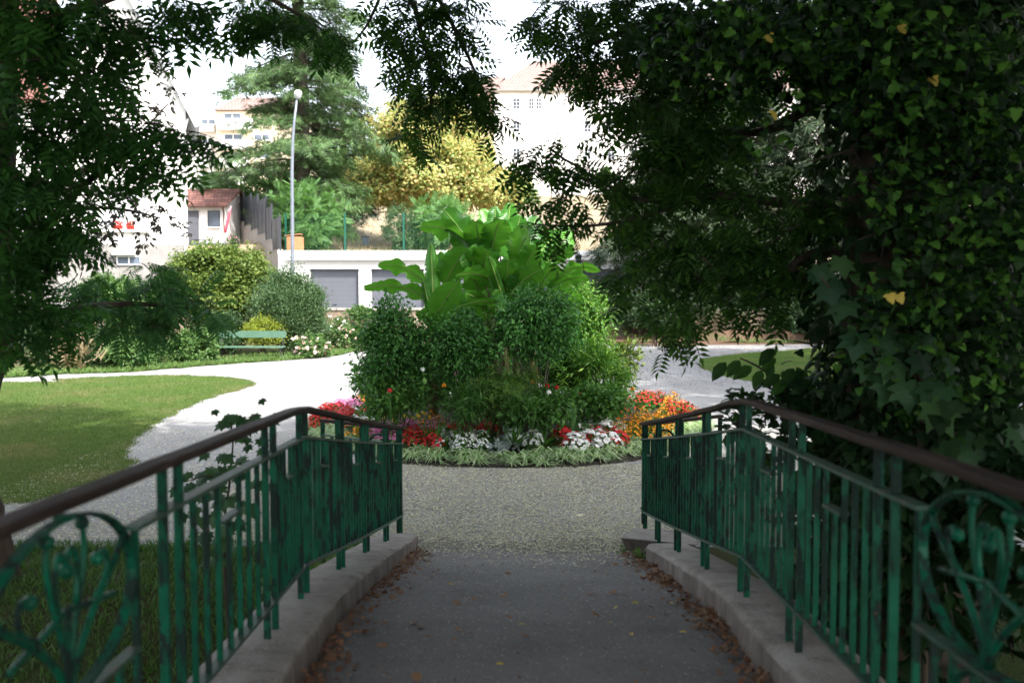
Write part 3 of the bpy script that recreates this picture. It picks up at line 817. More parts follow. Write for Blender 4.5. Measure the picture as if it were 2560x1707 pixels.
# --- spider plants
def spider():
    t = thing("spider_plant", "striped spider plant", "plant")
    b = B()
    for k in range(52):
        a = rng.random()*6.283; e = .5+rng.random()*.95; L = .22+.18*rng.random(); wd = .0095
        d = np.array((math.cos(a), math.sin(a)))
        P = []
        for u in np.linspace(0, 1, 5):
            ang = e-u*(1.1+.5*rng.random()*0)*1.15
            P.append((u*L*math.cos(e*.7), max(.012, u*L*math.sin(e)-u*u*L*.85)))
        V = []
        for u, (h, z) in zip(np.linspace(0, 1, 5), P):
            ww = wd*(1-.9*u**2); V += [(d[0]*h-d[1]*ww, d[1]*h+d[0]*ww, z), (d[0]*h+d[1]*ww, d[1]*h-d[0]*ww, z)]
        b.add(V, [(2*i, 2*i+1, 2*i+3, 2*i+2) for i in range(4)])
    o = b.build("foliage", M['spider'], t)
    return t
protos = [spider() for _ in range(4)]
used = {id(p): False for p in protos}
def place(P, loc, rz, sc, label, group):
    p = P[rng.integers(len(P))]
    if not used.get(id(p), False):
        used[id(p)] = True
        p.location = loc; p.rotation_euler = (0, 0, rz); p.scale = (sc,)*3; p["label"] = label; p["group"] = group
        return p
    return dup(p, loc, rz, sc, label, group)
n = 0
for row, (rad, N, sc) in enumerate([(.95, 84, 1.), (.892, 78, 1.1), (.84, 70, 1.1)]):
    for i in range(N):
        a = -math.pi/2 + (i+.5*row)/N*2*math.pi+rng.normal()*.02
        if math.sin(a) > .6: continue
        x, y = BX+(rad+rng.normal()*.007)*RX*math.cos(a), BY+(rad+rng.normal()*.007)*RY*math.sin(a)
        if row == 2 and not (-2.5 < a-0 < 0 and (math.cos(a) > .12 or math.cos(a) < -.5)): continue
        lab = ["striped spider plant in the outermost ring edging the flower bed's soil", "striped spider plant in the second ring of the flower bed's edging", "striped spider plant in the innermost edging ring, next to the white flowers"][row]
        place(protos, (x, y, float(mound(x, y))), rng.random()*6.28, 1.12*sc*(.85+.35*rng.random()), lab, ["outer spider plant edging", "second spider plant edging", "inner spider plant edging"][row])

# --- low bedding flowers
def bedding(name, leafm, flm, rx, rz, nl, ls, nf, fs, tmpl=T_OVAL, stems=False, spike=False):
    t = thing(name, name.replace("_", " "), "flower")
    b = B(); p, v = dome(nl, rx*.95, rz*.8, .3)
    b.leaves(tmpl, p, norm(v+rng.normal(size=v.shape)*.5+(0,0,.1)), v+(0,0,.6), ls*(.7+.6*rng.random(nl)))
    if stems:
        for q in p[:14]: b.tube([(q[0]*.2, q[1]*.2, 0), q*.9], .004, 3, cap=False)
    b.build("foliage", leafm, t)
    b = B(); p, v = dome(nf, rx, rz, .86)
    keep = p[:, 2] > rz*.25; p, v = p[keep], v[keep]
    b.leaves(T_PETAL5, p+v*.012, np.cross(v, rng.normal(size=v.shape)), v+(0,0,.5)+(0,-.35,0), fs*(.75+.5*rng.random(len(p))))
    b.build("blossoms", flm, t)
    return t
KINDS = {
 'red':    [bedding("begonia", M['bedgreen'], M['f_red'], .16, .26, 60, .07, 120, .05) for _ in range(2)],
 'pink':   [bedding("begonia", M['bedgreen'], M['f_pink'], .16, .27, 60, .07, 110, .05) for _ in range(2)],
 'white':  [bedding("begonia", M['bedgreen'], M['f_white'], .15, .23, 60, .07, 90, .042) for _ in range(2)],
 'impw':   [bedding("impatiens", M['bedgreen'], M['f_white'], .19, .28, 70, .08, 85, .08) for _ in range(2)],
 'impr':   [bedding("impatiens", M['bedgreen'], M['f_red'], .17, .26, 70, .08, 60, .08) for _ in range(2)],
 'orange': [bedding("marigold", M['bedgreen'], M['f_orange'], .16, .32, 90, .07, 64, .043, T_LANCE) for _ in range(2)],
 'yellow': [bedding("marigold", M['bedgreen'], M['f_yellow'], .15, .28, 70, .07, 7, .085, T_LANCE) for _ in range(2)],
 'salvia': [bedding("salvia", M['bedgreen'], M['f_red'], .15, .34, 70, .08, 70, .045) for _ in range(2)],
 'silver': [bedding("dusty_miller", M['silver'], M['silver'], .13, .2, 70, .09, 8, .03, T_SUMAC) for _ in range(1)],
 'pale':   [bedding("euphorbia", M['shrub_grey'], M['f_white'], .2, .3, 90, .06, 26, .02, T_LANCE) for _ in range(1)],
}
PATCH = [  # kind, photo rectangle, number, height of the flowers, label
 ('pink', (925,1020,1068,1098), 10, .22, "pink begonia in the front left drift, behind the railing's end"),
 ('pink', (1020,1110,1062,1085), 9, .22, "pink begonia in the front middle drift, behind the red ones"),
 ('red', (1018,1090,1092,1122), 10, .2, "red begonia at the very front, left of the white begonias"),
 ('red', (1085,1170,1065,1085), 7, .22, "red begonia behind the front white begonias"),
 ('white', (1105,1210,1088,1122), 13, .16, "small white begonia in the front middle of the bed"),
 ('silver', (1215,1285,1100,1120), 3, .15, "silver grey dusty miller between the two white drifts"),
 ('impr', (1195,1262,1062,1090), 5, .22, "red impatiens at the front centre, left of the white impatiens"),
 ('impw', (1270,1350,1075,1100), 8, .22, "large-flowered white impatiens at the front centre of the bed"),
 ('impw', (1375,1545,1055,1085), 13, .22, "large-flowered white impatiens in the long front right drift"),
 ('impw', (1430,1530,1100,1115), 5, .2, "large-flowered white impatiens in the lowest front right row"),
 ('impr', (1395,1545,1084,1104), 10, .22, "red impatiens between the front right white ones"),
 ('orange', (1530,1690,1025,1075), 26, .28, "orange rudbeckia in the big front right drift"),
 ('orange', (1560,1630,940,975), 10, .3, "orange flower at the right rim, behind the red salvias"),
 ('orange', (1670,1745,995,1020), 7, .3, "orange flower at the bed's far right tip"),
 ('salvia', (1590,1665,968,1000), 10, .3, "red salvia in the upper right drift"),
 ('salvia', (1665,1745,1005,1032), 9, .3, "red salvia at the bed's right edge, beyond the orange drift"),
 ('salvia', (1530,1570,995,1015), 3, .3, "red salvia in front of the right spiky plant"),
 ('orange', (830,925,955,990), 14, .3, "orange marigold at the left rim of the bed"),
 ('orange', (880,935,1072,1090), 4, .28, "orange marigold seen through the left railing's top gap"),
 ('orange', (1060,1100,1050,1066), 4, .28, "orange marigold behind the front pink begonias"),
 ('pink', (795,895,985,1012), 11, .24, "pink begonia in the left drift, below the orange marigolds"),
 ('red', (780,890,1012,1040), 13, .24, "red begonia in the left drift, below the pink ones"),
 ('white', (880,930,1035,1060), 5, .18, "white begonia at the left, behind the railing"),
 ('red', (755,800,1040,1062), 4, .22, "red begonia at the far left edge beside the railing's knee"),
 ('yellow', (975,1035,1035,1052), 4, .26, "yellow marigold behind the front left pink drift"),
 ('pale', (935,1055,1045,1068), 7, .26, "pale small-leaved filler plant at the front left"),
 ('pale', (1080,1190,1055,1066), 6, .26, "pale small-leaved filler plant at the front centre"),
 ('salvia', (895,985,1005,1025), 4, .3, "small red salvia under the left weeping fig"),
]
for k, (x0, x1, y0, y1), cnt, h, lab in PATCH:
    got = []; tries = 0
    while len(got) < cnt and tries < cnt*40:
        tries += 1
        p = GM(x0+(x1-x0)*rng.random(), y0-(6 if y0 > 1030 else 0)+(y1-y0)*rng.random(), h*.75)
        if br(p[0], p[1]) > (.855 if y0 > 1030 and 900 < x0 < 1600 else .95): continue
        if any(math.hypot(p[0]-q[0], p[1]-q[1]) < .15 for q in got): continue
        got.append(p); place(KINDS[k], p, rng.random()*6.28, .85+.35*rng.random(), lab, lab.split(",")[0].replace(" a ", " ")+" group")
for P in list(KINDS.values())+[protos]:
    for p in P:
        if not used.get(id(p), False):
            for c in list(p.children): bpy.data.objects.remove(c)
            bpy.data.objects.remove(p)

# --- taller plants
def tallflower(px, py, Y, m, lab, n=1):
    p = W(px, py, Y); z0 = float(mound(p[0], p[1])); t = thing("dahlia", lab, "flower", (p[0], p[1], z0), "tall dahlias among the shrubs")
    b = B(); b.tube([(p[0]+.03, p[1], z0), (p[0]+.02, p[1], (z0+p[2])/2), tuple(p)], .006, 4)
    O = p+np.column_stack([rng.normal(size=14)*.08, rng.normal(size=14)*.08, -.08-.35*rng.random(14)*max(.3, p[2]-z0)])
    b.leaves(T_OVAL, O, rdir(14, .1), np.tile((0,0,1.), (14,1)), .12); b.build("stem", M['bedgreen'], t)
    b = B(); q, v = dome(26, .035, .03, .7); q2 = q.copy(); q2[::2, 2] *= -1
    b.leaves(T_PETAL5, p+q2, np.cross(v, rng.normal(size=v.shape)), v, .04); b.build("blossom", m, t)
for px, py, Y, m, lab in [(1368,964,15.4,'f_red',"red dahlia on a tall stem right of the schefflera"),(1392,968,15.5,'f_red',"red dahlia highest beside the right spiky plant"),
  (1332,955,15.6,'f_orange',"orange dahlia above the schefflera's right side"),(1175,978,15.3,'f_pink',"pink dahlia left of the schefflera"),(1192,983,15.3,'f_pink',"second pink dahlia touching the schefflera's left edge"),
  (1057,923,15.1,'f_white',"single white dahlia before the left weeping figs"),(974,976,15.0,'f_red',"red dahlia under the leftmost weeping fig"),(1372,980,15.2,'f_white',"single white dahlia between the right red dahlias"),
  (1450,985,15.7,'f_red',"red dahlia right of the right spiky plant"),(1110,963,15.2,'f_orange',"orange dahlia above the left grassy plant"),(1516,888,17.8,'f_red',"tiny red dahlia high in the light shrub at the right"),
  (1470,934,16.8,'f_orange',"orange dahlia in the light green right shrub"),(1140,933,15.4,'f_pink',"pink dahlia before the middle weeping fig"),(1582,972,16.6,'f_orange',"orange dahlia above the right red salvias")]:
    tallflower(px, py, Y, M[m], lab)

def spiky(px, pyb, Y, h, n, wd, m, lab, up=.9, nm="spiky_plant"):
    p = W(px, pyb, Y); z0 = float(mound(p[0], p[1])); t = thing(nm, lab, "plant", (p[0], p[1], z0))
    b = B()
    for k in range(n):
        a = rng.random()*6.283; e = np.clip(up+rng.normal()*.38, .1, 1.5); L = h*(.75+.4*rng.random()); hz = z0+.15*h*rng.random()
        d = np.array((math.cos(a), math.sin(a))); V = []
        for u in np.linspace(0, 1, 5):
            ww = wd*(1-u**2)*(.5+.5*min(1, u*4)); q = u*L*math.cos(e); zz = hz+u*L*math.sin(e)-u**2.5*L*.22*(1.5-e*.6)
            V += [(p[0]+d[0]*q-d[1]*ww, p[1]+d[1]*q+d[0]*ww, zz), (p[0]+d[0]*q+d[1]*ww, p[1]+d[1]*q-d[0]*ww, zz)]
        b.add(V, [(2*i, 2*i+1, 2*i+3, 2*i+2) for i in range(4)])
    b.build("foliage", m, t)
    b = B(); b.tube([(p[0], p[1], z0-.02), (p[0], p[1], z0+.2*h)], .03, 6); b.build("stem", M['stem'], t)
spiky(1087, 1020, 15.0, .72, 60, .012, M['fern'], "left spiky grassy plant with thin arching leaves below the weeping figs", .75)
spiky(1428, 1030, 15.3, .75, 40, .026, M['yucca'], "right spiky yucca-like plant with stiff broad leaves", 1.0)
spiky(1285, 1070, 14.9, .5, 46, .022, M['fern'], "low fern at the front centre behind the white impatiens", .6, "fern")
spiky(1360, 1065, 14.9, .45, 36, .02, M['fern'], "low fern with a long arching frond at the front right of centre", .45, "fern")
spiky(1210, 1040, 15.1, .5, 36, .02, M['bedgreen'], "dark low fern under the schefflera's left side", .6, "fern")
spiky(1150, 1040, 15.0, .42, 30, .03, M['bedgreen'], "broad-leaved low plant left of the centre ferns", .6, "leafy_plant")

def crown(C, rad, nclump, per, cr, shell=.5, flat=.6):
    """clumped leaf positions inside an ellipsoid, with outward directions"""
    C, rad = np.asarray(C, float), np.asarray(rad, float)
    v = norm(rng.normal(size=(nclump, 3))); r = shell+(1-shell)*rng.random(nclump)**.6
    c = v*r[:, None]
    # uneven outline
    ph = rng.random(6)*6.28
    k = 1+.16*np.sin(3*np.arctan2(v[:, 1], v[:, 0])+ph[0])*np.cos(2*v[:, 2]+ph[1])+.1*np.sin(7*np.arctan2(v[:, 1], v[:, 0])+ph[2]+5*v[:, 2])
    c = c*k[:, None]*rad
    i = np.repeat(np.arange(nclump), per)
    s = cr*(.6+.8*rng.random(nclump))[i]
    p = c[i]+rng.normal(size=(len(i), 3))*s[:, None]*np.array((1, 1, flat))
    return C+p, norm(p/rad+rng.normal(size=p.shape)*.25), C+c
def shrub(name, lab, cat, base, C, rad, nclump, per, cr, leaf, m, size, stems=5, droop=.25, shell=.45, group=None, stemr=.02, flat=.7, stem_mat='bark', extra=None, more=(), tails=10):
    t = thing(name, lab, cat, base, group)
    P, O, cc = crown(C, rad, nclump, per, cr, shell, flat)
    for (C2, r2, n2) in more:
        p2, o2, c2 = crown(C2, r2, n2, per, cr, shell, flat); P, O, cc = np.concatenate((P, p2)), np.concatenate((O, o2)), np.concatenate((cc, c2))
    for _ in range(tails):                                # stray shoots that break the outline
        k = rng.integers(len(P)); d = norm(O[k]*.8+rng.normal(size=3)*.35+np.array((0, 0, -.5*np.sign(droop)))); L = .22*max(rad)*(.5+rng.random())+.1; m_ = int(10*L/size/6)+6
        q = P[k]+d*L*np.linspace(0, 1, m_)[:, None]+rng.normal(size=(m_, 3))*size*.35; q[:, 2] -= np.sign(droop)*.25*L*np.linspace(0, 1, m_)**2
        P, O = np.concatenate((P, q)), np.concatenate((O, np.tile(d, (m_, 1))))
    lo = base[2]+.03; P[:, 2] = np.maximum(P[:, 2], lo+.1*rng.random(len(P)))
    n = len(P)
    D = norm(O+rng.normal(size=(n, 3))*.7+np.array((0, 0, -droop))); N = norm(O*.5+np.array((0, 0, .8))+rng.normal(size=(n, 3))*.45)
    b = B(); b.leaves(leaf, P, D, N, size*(.65+.7*rng.random(n))); b.build("foliage", m, t)
    if stems:
        b = B(); bs = np.asarray(base, float)
        for k in range(stems):
            q = cc[rng.integers(len(cc))]; o = np.append(rng.normal(size=2)*stemr*2.5, 0)
            mid_ = (bs+q)/2+np.array((0, 0, .12*rad[2]))
            b.tube([bs+o-(0,0,.05), (bs+o)*.6+mid_*.4, mid_, q], [stemr, stemr*.8, stemr*.6, stemr*.25], 6)
        b.build("stem", M[stem_mat], t)
    if extra: extra(t, P, O)
    return t
def at(px, py, Y): return W(px, py, Y)
def ficus(px, py, Y, rx, ry, lab, m='ficus', n=90, stems=4, base_px=None):
    C = W(px, py, Y); s = Y/FPX; bx_ = Wx(base_px or px, Y)
    shrub("weeping_fig", lab, "shrub", (bx_, Y, float(mound(bx_, Y))), C, (rx*s, rx*s*.95, ry*s), int(n*1.15), 62, .105, T_OVAL, M[m], .06, stems, .7, .35, None, .016, .9, 'bark_grey', tails=70)
ficus(978, 866, 15.7, 74, 112, "leftmost weeping fig with small glossy leaves hanging down over the marigolds", n=150)
ficus(1150, 868, 15.6, 76, 76, "middle weeping fig with dark glossy leaves, below the banana leaves", n=110)
ficus(1335, 806, 15.7, 96, 84, "round-headed weeping fig on several thin bare trunks at the bed's centre", n=150, stems=9, base_px=1342)
ficus(1458, 805, 18.2, 60, 96, "sunlit light green weeping fig at the right rear of the bed", 'ficus_light', 120)  # sunlight put into the leaf colour by a lighter copy
ficus(1075, 925, 16.9, 62, 78, "shaded weeping fig behind the left ones", n=80)
DARKBACK = (1250, 925, 19.2, 190, 62)
def bedshrub(nm, lab, px, py, Y, rx, ry, m, leaf, size, n, per=50, stems=6, droop=.2):
    C = W(px, py, Y); s = Y/FPX
    shrub(nm, lab, "shrub", (C[0], Y, float(mound(C[0], Y))), C, (rx*s, rx*s, ry*s), n, per, .09, leaf, M[m], size, stems, droop, .3, None, .012)
T_PALM = (np.concatenate([[np.array((math.sin(a)*r_, math.cos(a)*r_, z)) for r_, z, da in ((.05, 0, 0), (.5, .03, .16), (1, -.12, 0), (.5, .03, -.16)) for a in (a0+da,)] for a0 in np.linspace(-2.3, 2.3, 7)]).reshape(-1, 3), A([(4*i, 4*i+1, 4*i+2, 4*i+3) for i in range(7)]))
bedshrub("leafy_shrub", "dense green shrub closing the gap at the bed's rear, behind the stems", 1235, 925, 18.9, 170, 70, 'bedgreen', T_OVAL, .1, 170, 55)
bedshrub("leafy_shrub", "dark green shrub between the round-headed fig and the right light shrubs", 1415, 900, 17.3, 64, 74, 'ficus', T_OVAL, .065, 100, 60)
bedshrub("leafy_shrub", "dark shrub under the banana leaves, behind the middle weeping fig", 1165, 800, 17.9, 84, 50, 'ficus', T_OVAL, .07, 110, 60)
bedshrub("schefflera", "schefflera with hand-shaped yellow-green leaves at the bed's front centre", 1240, 962, 15.4, 74, 34, 'sched', T_PALM, .1, 60, 9, 7)
bedshrub("leafy_shrub", "loose light green shrub with long leaves right of the centre", 1478, 935, 16.9, 78, 72, 'ficus_light', T_LANCE, .14, 100, 40)
bedshrub("leafy_shrub", "yellowish thin shrub at the bed's right rear edge", 1555, 900, 18.8, 36, 52, 'shrub_yellow', T_OVAL, .08, 50, 24)
bedshrub("leafy_shrub", "low dark green filler shrub under the round-headed weeping fig", 1350, 1010, 15.6, 90, 32, 'bedgreen', T_OVAL, .08, 80, 36)
bedshrub("leafy_shrub", "low dark green filler shrub under the leftmost weeping fig", 1000, 990, 15.5, 66, 34, 'bedgreen', T_OVAL, .07, 60, 36)
bedshrub("leafy_shrub", "low green filler shrub at the bed's right, behind the orange drift", 1500, 1000, 15.9, 56, 36, 'bedgreen', T_OVAL, .075, 60, 36)
bedshrub("leafy_shrub", "feathery green filler plant between the left spiky plant and the schefflera", 1170, 1010, 15.1, 45, 40, 'fern', T_LANCE, .12, 50, 30)
bedshrub("leafy_shrub", "green filler plant right of the schefflera with drooping leaves", 1310, 1030, 15.1, 55, 30, 'fern', T_LANCE, .14, 50, 24)
bedshrub("leafy_shrub", "green foliage mound at the bed's left rear", 925, 955, 17.6, 34, 22, 'bedgreen', T_OVAL, .07, 40, 36)
bedshrub("leafy_shrub", "light green filler left of the orange marigold rim", 950, 1010, 15.6, 26, 20, 'bedgreen', T_OVAL, .06, 34, 36)

# --- bananas
def banana_leaf(parent, base, tip, width, sag=.18, roll=0., fold=.25, curl=0., side=None, wave=.03, rolled=0., label=None):
    """blade with a midrib from base to tip; sag lifts the middle, roll turns the face"""
    base, tip = np.asarray(base, float), np.asarray(tip, float)
    d = tip-base; L = np.linalg.norm(d)
    nu, nv = 44, 9
    notch = 1-.16*rng.random(nu)**5-.22*(rng.random(nu) < .07)
    up = np.array((0, 0, 1.))
    P = np.array([base+d*u+up*(sag*L*4*u*(1-u)*(1-.35*u)) for u in np.linspace(0, 1, nu)])
    T = norm(np.gradient(P, axis=0))
    view = norm(np.array((0, 0, CZ))-(base+tip)/2)
    s0 = np.cross(T, view if side is None else side); s0 = norm(s0)
    n0 = np.cross(s0, T)
    V, UV = [], []
    ph = rng.random()*6.28
    for i, u in enumerate(np.linspace(0, 1, nu)):
        wv = notch[i]*width*.5*(min(1, (u/.16))**.7)*(1-max(0, (u-.42)/.58)**2.)**.62*.93+.004
        cr, sr = math.cos(roll+curl*u), math.sin(roll+curl*u)
        s_ = s0[i]*cr+n0[i]*sr; n_ = -s0[i]*sr+n0[i]*cr
        for v in np.linspace(-1, 1, nv):
            if rolled: 
                ang = v*rolled*(1-.3*u); q = P[i]+s_*wv*math.sin(ang)/max(rolled, .01)*1.0-n_*wv*(1-math.cos(ang))/max(rolled, .01)
            else:
                q = P[i]+s_*wv*v*(1-.08*abs(v))+n_*wv*(fold*abs(v)-.55*fold*v*v*1.6)+n_*wave*width*3*abs(v)**2*math.sin(u*17+ph+(v > 0)*1.3)*(.5+.5*math.sin(u*7+ph))
            V.append(q); UV.append((v, u*L, 0))
    b = B(); i = (np.arange(nu-1)[:, None]*nv+np.arange(nv-1)[None]).reshape(-1)
    b.add(V, np.stack([i, i+1, i+nv+1, i+nv], -1))
    o = b.build("leaf", M['banana'], parent, smooth=True)
    at_ = o.data.attributes.new("leafuv", 'FLOAT_VECTOR', 'POINT'); at_.data.foreach_set("vector", np.array(UV, float).ravel())
    b = B(); b.tube(P+n0*.004, np.linspace(.02, .004, nu), 5); b.build("midrib", M['midrib'], o)
    return o
def banana(lab, bpx, Y, topz_py, leaves, lean=0.):
    p = W(bpx, 760, Y); z0 = float(mound(p[0], Y)); top = W(bpx+lean, topz_py, Y)
    t = thing("banana_plant", lab, "plant", (p[0], Y, z0))
    b = B(); b.tube([(p[0], Y, z0-.03), (p[0]*.7+top[0]*.3, Y, z0+(top[2]-z0)*.4), tuple(top)], [.1, .085, .05], 10); b.build("stem", M['stem'], t, smooth=True)
    for (bx_, by_, bY, tx, ty, tY, wpx, kw) in leaves:
        q0 = W(bx_, by_, bY); q1 = W(tx, ty, tY)
        b = B(); b.tube([tuple(top*.85+np.array((top[0], Y, z0+.4))*.15), tuple((top+q0)/2+np.array((0,0,.03))), tuple(q0)], [.03, .022, .017], 6); b.build("leaf_stalk", M['stem'], t)
        banana_leaf(t, q0, q1, 1.1*wpx*bY/FPX, **kw)
D_ = dict
banana("left banana plant with arching leaves reaching out over the left weeping fig", 1082, 16.6, 800, [
  (1066,712,16.5, 943,662,16.2, 62, D_(sag=.16, roll=.9, wave=.05)),
  (1068,752,16.4, 906,722,16.0, 58, D_(sag=.16, roll=.95, wave=.05)),
  (1083,738,16.4, 1077,606,16.5, 62, D_(sag=.0, rolled=1.6)),
  (1075,775,16.3, 1058,700,16.2, 44, D_(sag=.0, rolled=1.7)),
  (1082,806,16.2, 1146,702,15.6, 76, D_(sag=.05, roll=-.15, fold=.2)),
  (1112,712,16.6, 1172,622,16.2, 84, D_(sag=.12, roll=-.3, fold=.25)),
  (1078,818,16.1, 1046,776,15.6, 44, D_(sag=.12, roll=.6)),
  (1085,828,16.2, 1050,856,15.7, 30, D_(sag=.1, roll=.5)),
  (1100,700,17.0, 1150,640,17.3, 90, D_(sag=.1, roll=.2)),
])
banana("tallest banana plant at the centre with broad upright leaves", 1262, 17.3, 740, [
  (1203,656,17.0, 1046,566,16.3, 74, D_(sag=.2, roll=.85, wave=.06)),
  (1204,655,17.0, 1106,520,16.5, 84, D_(sag=.05, roll=-.25, fold=.35)),
  (1204,640,17.0, 1186,552,16.3, 76, D_(sag=.1, roll=.2)),
  (1228,640,16.9, 1252,548,16.2, 80, D_(sag=.14, roll=-.35)),
  (1262,640,17.5, 1276,505,17.6, 66, D_(sag=.0, fold=.55)),
  (1236,620,17.6, 1238,514,17.7, 56, D_(sag=.0, fold=.5)),
  (1272,655,17.3, 1302,536,17.2, 84, D_(sag=.02, roll=.05, fold=.15)),
  (1250,640,17.8, 1205,520,18.0, 62, D_(sag=.03, roll=-.3, fold=.35)),
  (1300,640,17.4, 1345,540,17.7, 74, D_(sag=.08, roll=-.2, fold=.3)),
  (1290,660,17.1, 1330,590,16.2, 80, D_(sag=.2, roll=.3)),
  (1232,668,16.9, 1150,660,16.2, 74, D_(sag=.2, roll=.5)),
])
banana("front banana plant with large leaves just above the round-headed fig", 1238, 16.5, 770, [
  (1256,744,16.4, 1222,640,16.0, 50, D_(sag=.0, rolled=1.4)),
  (1266,735,16.5, 1270,648,16.0, 74, D_(sag=.08, roll=.1, fold=.2)),
  (1234,705,16.5, 1138,688,15.8, 46, D_(sag=.1, roll=.9, wave=.05)),
  (1205,700,16.7, 1216,622,16.2, 92, D_(sag=.12, roll=.35)),
  (1270,776,16.2, 1126,776,15.6, 36, D_(sag=.16, roll=1.0)),
  (1230,790,16.3, 1262,780,15.3, 60, D_(sag=.2, roll=.8)),
  (1198,730,16.8, 1160,690,16.1, 88, D_(sag=.15, roll=.4)),
  (1200,760,16.9, 1190,690,16.9, 100, D_(sag=.1, roll=.3)),
  (1230,740,17.0, 1290,690,17.0, 100, D_(sag=.1, roll=-.3)),
])
banana("right banana plant with leaves arching out towards the right path", 1335, 17.0, 770, [
  (1298,698,16.8, 1344,614,16.4, 82, D_(sag=.06, roll=-.2, fold=.2)),
  (1278,734,16.4, 1358,672,16.0, 72, D_(sag=.1, roll=-.3, fold=.2)),
  (1350,722,16.7, 1396,662,16.3, 66, D_(sag=.12, roll=-.5)),
  (1372,730,16.8, 1474,694,16.3, 54, D_(sag=.14, roll=-.8, wave=.05)),
  (1400,690,17.2, 1502,678,17.0, 48, D_(sag=.2, roll=-.9, wave=.05)),
  (1360,664,17.4, 1438,632,17.4, 62, D_(sag=.18, roll=-.7)),
  (1392,628,17.8, 1426,570,18.0, 70, D_(sag=.05, roll=-.2)),
  (1340,650,17.6, 1398,586,17.8, 74, D_(sag=.12, roll=-.4)),
  (1345,715,17.2, 1352,640,17.5, 80, D_(sag=.1, roll=.2)),
  (1370,745,17.4, 1460,760,17.8, 60, D_(sag=.2, roll=-.9)),
])
for px, lab in ((1222,"thin bare banana stem left of the central clump"),(1290,"thick banana stem in the middle of the central clump")):
    p = W(px, 760, 16.9); z0 = float(mound(p[0], 16.9)); t = thing("banana_plant", lab, "plant", (p[0], 16.9, z0))
    b = B(); b.tube([(p[0], 16.9, z0-.03), (p[0]+.02, 16.9, z0+1.), (p[0]-.02, 16.9, z0+1.75)], [.085, .075, .05], 10); b.build("stem", M['stem'], t, smooth=True)
    for tx, ty, dY in ((px-60, 735, -.7), (px+50, 725, -.5), (px+10, 700, .4)):
        q0 = np.array((p[0], 16.9, z0+1.7)); b = B()
        banana_leaf(t, q0, W(tx, ty, 16.9+dY), .34, sag=.2, roll=.3)
# ------------------------------------------------------------------ bench
p = G(625, 899); bY = p[1]; s = bY/FPX
t = thing("park_bench", "long green slatted park bench with black iron legs beside the path", "bench", (p[0], bY, 0))
x0, x1 = Wx(539, bY), Wx(711, bY)
def plank(name, xa, xb, yc, zc, hw, hh, tilt=0.):
    b = B(); r = min(hw, hh) if False else hh*.9
    prof = [(0, -1), (1, -1), (1, 1), (0, 1)]
    n = 7; out = []
    for i in range(n): a = math.pi/2+math.pi*i/(n-1); out.append((xa+r*.5+r*.5*math.cos(a)*1, math.sin(a)))
    for i in range(n): a = -math.pi/2+math.pi*i/(n-1); out.append((xb-r*.5+r*.5*math.cos(a), math.sin(a)))
    V = []; m = len(out)
    for yy in (-1, 1):
        for X_, v in out:
            V.append((X_, yc+yy*hw*math.cos(tilt)+v*hh*math.sin(tilt), zc+v*hh*math.cos(tilt)-yy*hw*math.sin(tilt)))
    F = [tuple(range(m-1, -1, -1)), tuple(range(m, 2*m))]+[(i, (i+1) % m, m+(i+1) % m, m+i) for i in range(m)]
    b.add(V, F); return b.build(name, M['bench_green'], t)
plank("backrest", x0, x1, bY+.2, .86, .018, .115, -.12)
b = B(); 
plank("seat", x0+.02, x1-.02, bY-.16, .44, .07, .018); plank("seat", x0+.02, x1-.02, bY-.0, .435, .07, .018); plank("seat", x0+.02, x1-.02, bY+.15, .44, .06, .018)
for x in (x0+.1, x1-.12):
    b = B()
    b.tube([(x, bY-.24, 0), (x, bY-.21, .2), (x, bY-.2, .42)], [.03, .022, .022], 8)
    b.tube([(x, bY+.3, 0), (x, bY+.22, .25), (x, bY+.17, .45), (x, bY+.23, .75), (x, bY+.25, 1.0)], [.03, .024, .024, .02, .018], 8)
    b.bar((x, bY-.24, .405), (x, bY+.2, .405), .03, .03); b.bar((x, bY-.21, .16), (x, bY+.24, .16), .02, .02)
    b.lathe((x, bY+.25, 1.0), [(0,-.03),(.026,-.01),(.026,.01),(0,.03)], 8)
    b.box(x-.05, x+.05, bY-.3, bY-.18, 0, .02); b.box(x-.05, x+.05, bY+.24, bY+.36, 0, .02)
    b.build("leg", M['iron'], t)

# ------------------------------------------------------------------ street lamp
LY = 41.5
P = [W(px, py, LY) for px, py in ((731,700),(731,560),(730,430),(732,350),(736,300),(742,250))]
base = np.array((P[0][0], LY, float(terrain(P[0][0], LY))))
t = thing("street_lamp", "tall grey street lamp with a curved pole and round white head", "street lamp", base)
b = B(); Q = [base]+P; b.tube(Q, [.095, .082, .074, .066, .058, .05, .045], 10); b.lathe(base, [(0,0),(.16,0),(.16,.25),(.11,.9),(.1,1.)], 10); b.build("pole", M['galv'], t, smooth=True)
h = W(745, 236, LY)
b = B(); b.lathe(h, [(.0,.17),(.09,.155),(.145,.1),(.158,.03),(.155,0)], 16); b.build("lamp_head", M['white_paint'], t, smooth=True)
b = B(); b.lathe(h, [(.153,0),(.14,-.08),(.1,-.17),(.06,-.2),(.0,-.2)], 16); b.build("lamp_shade", M['lampglass'], t, smooth=True)

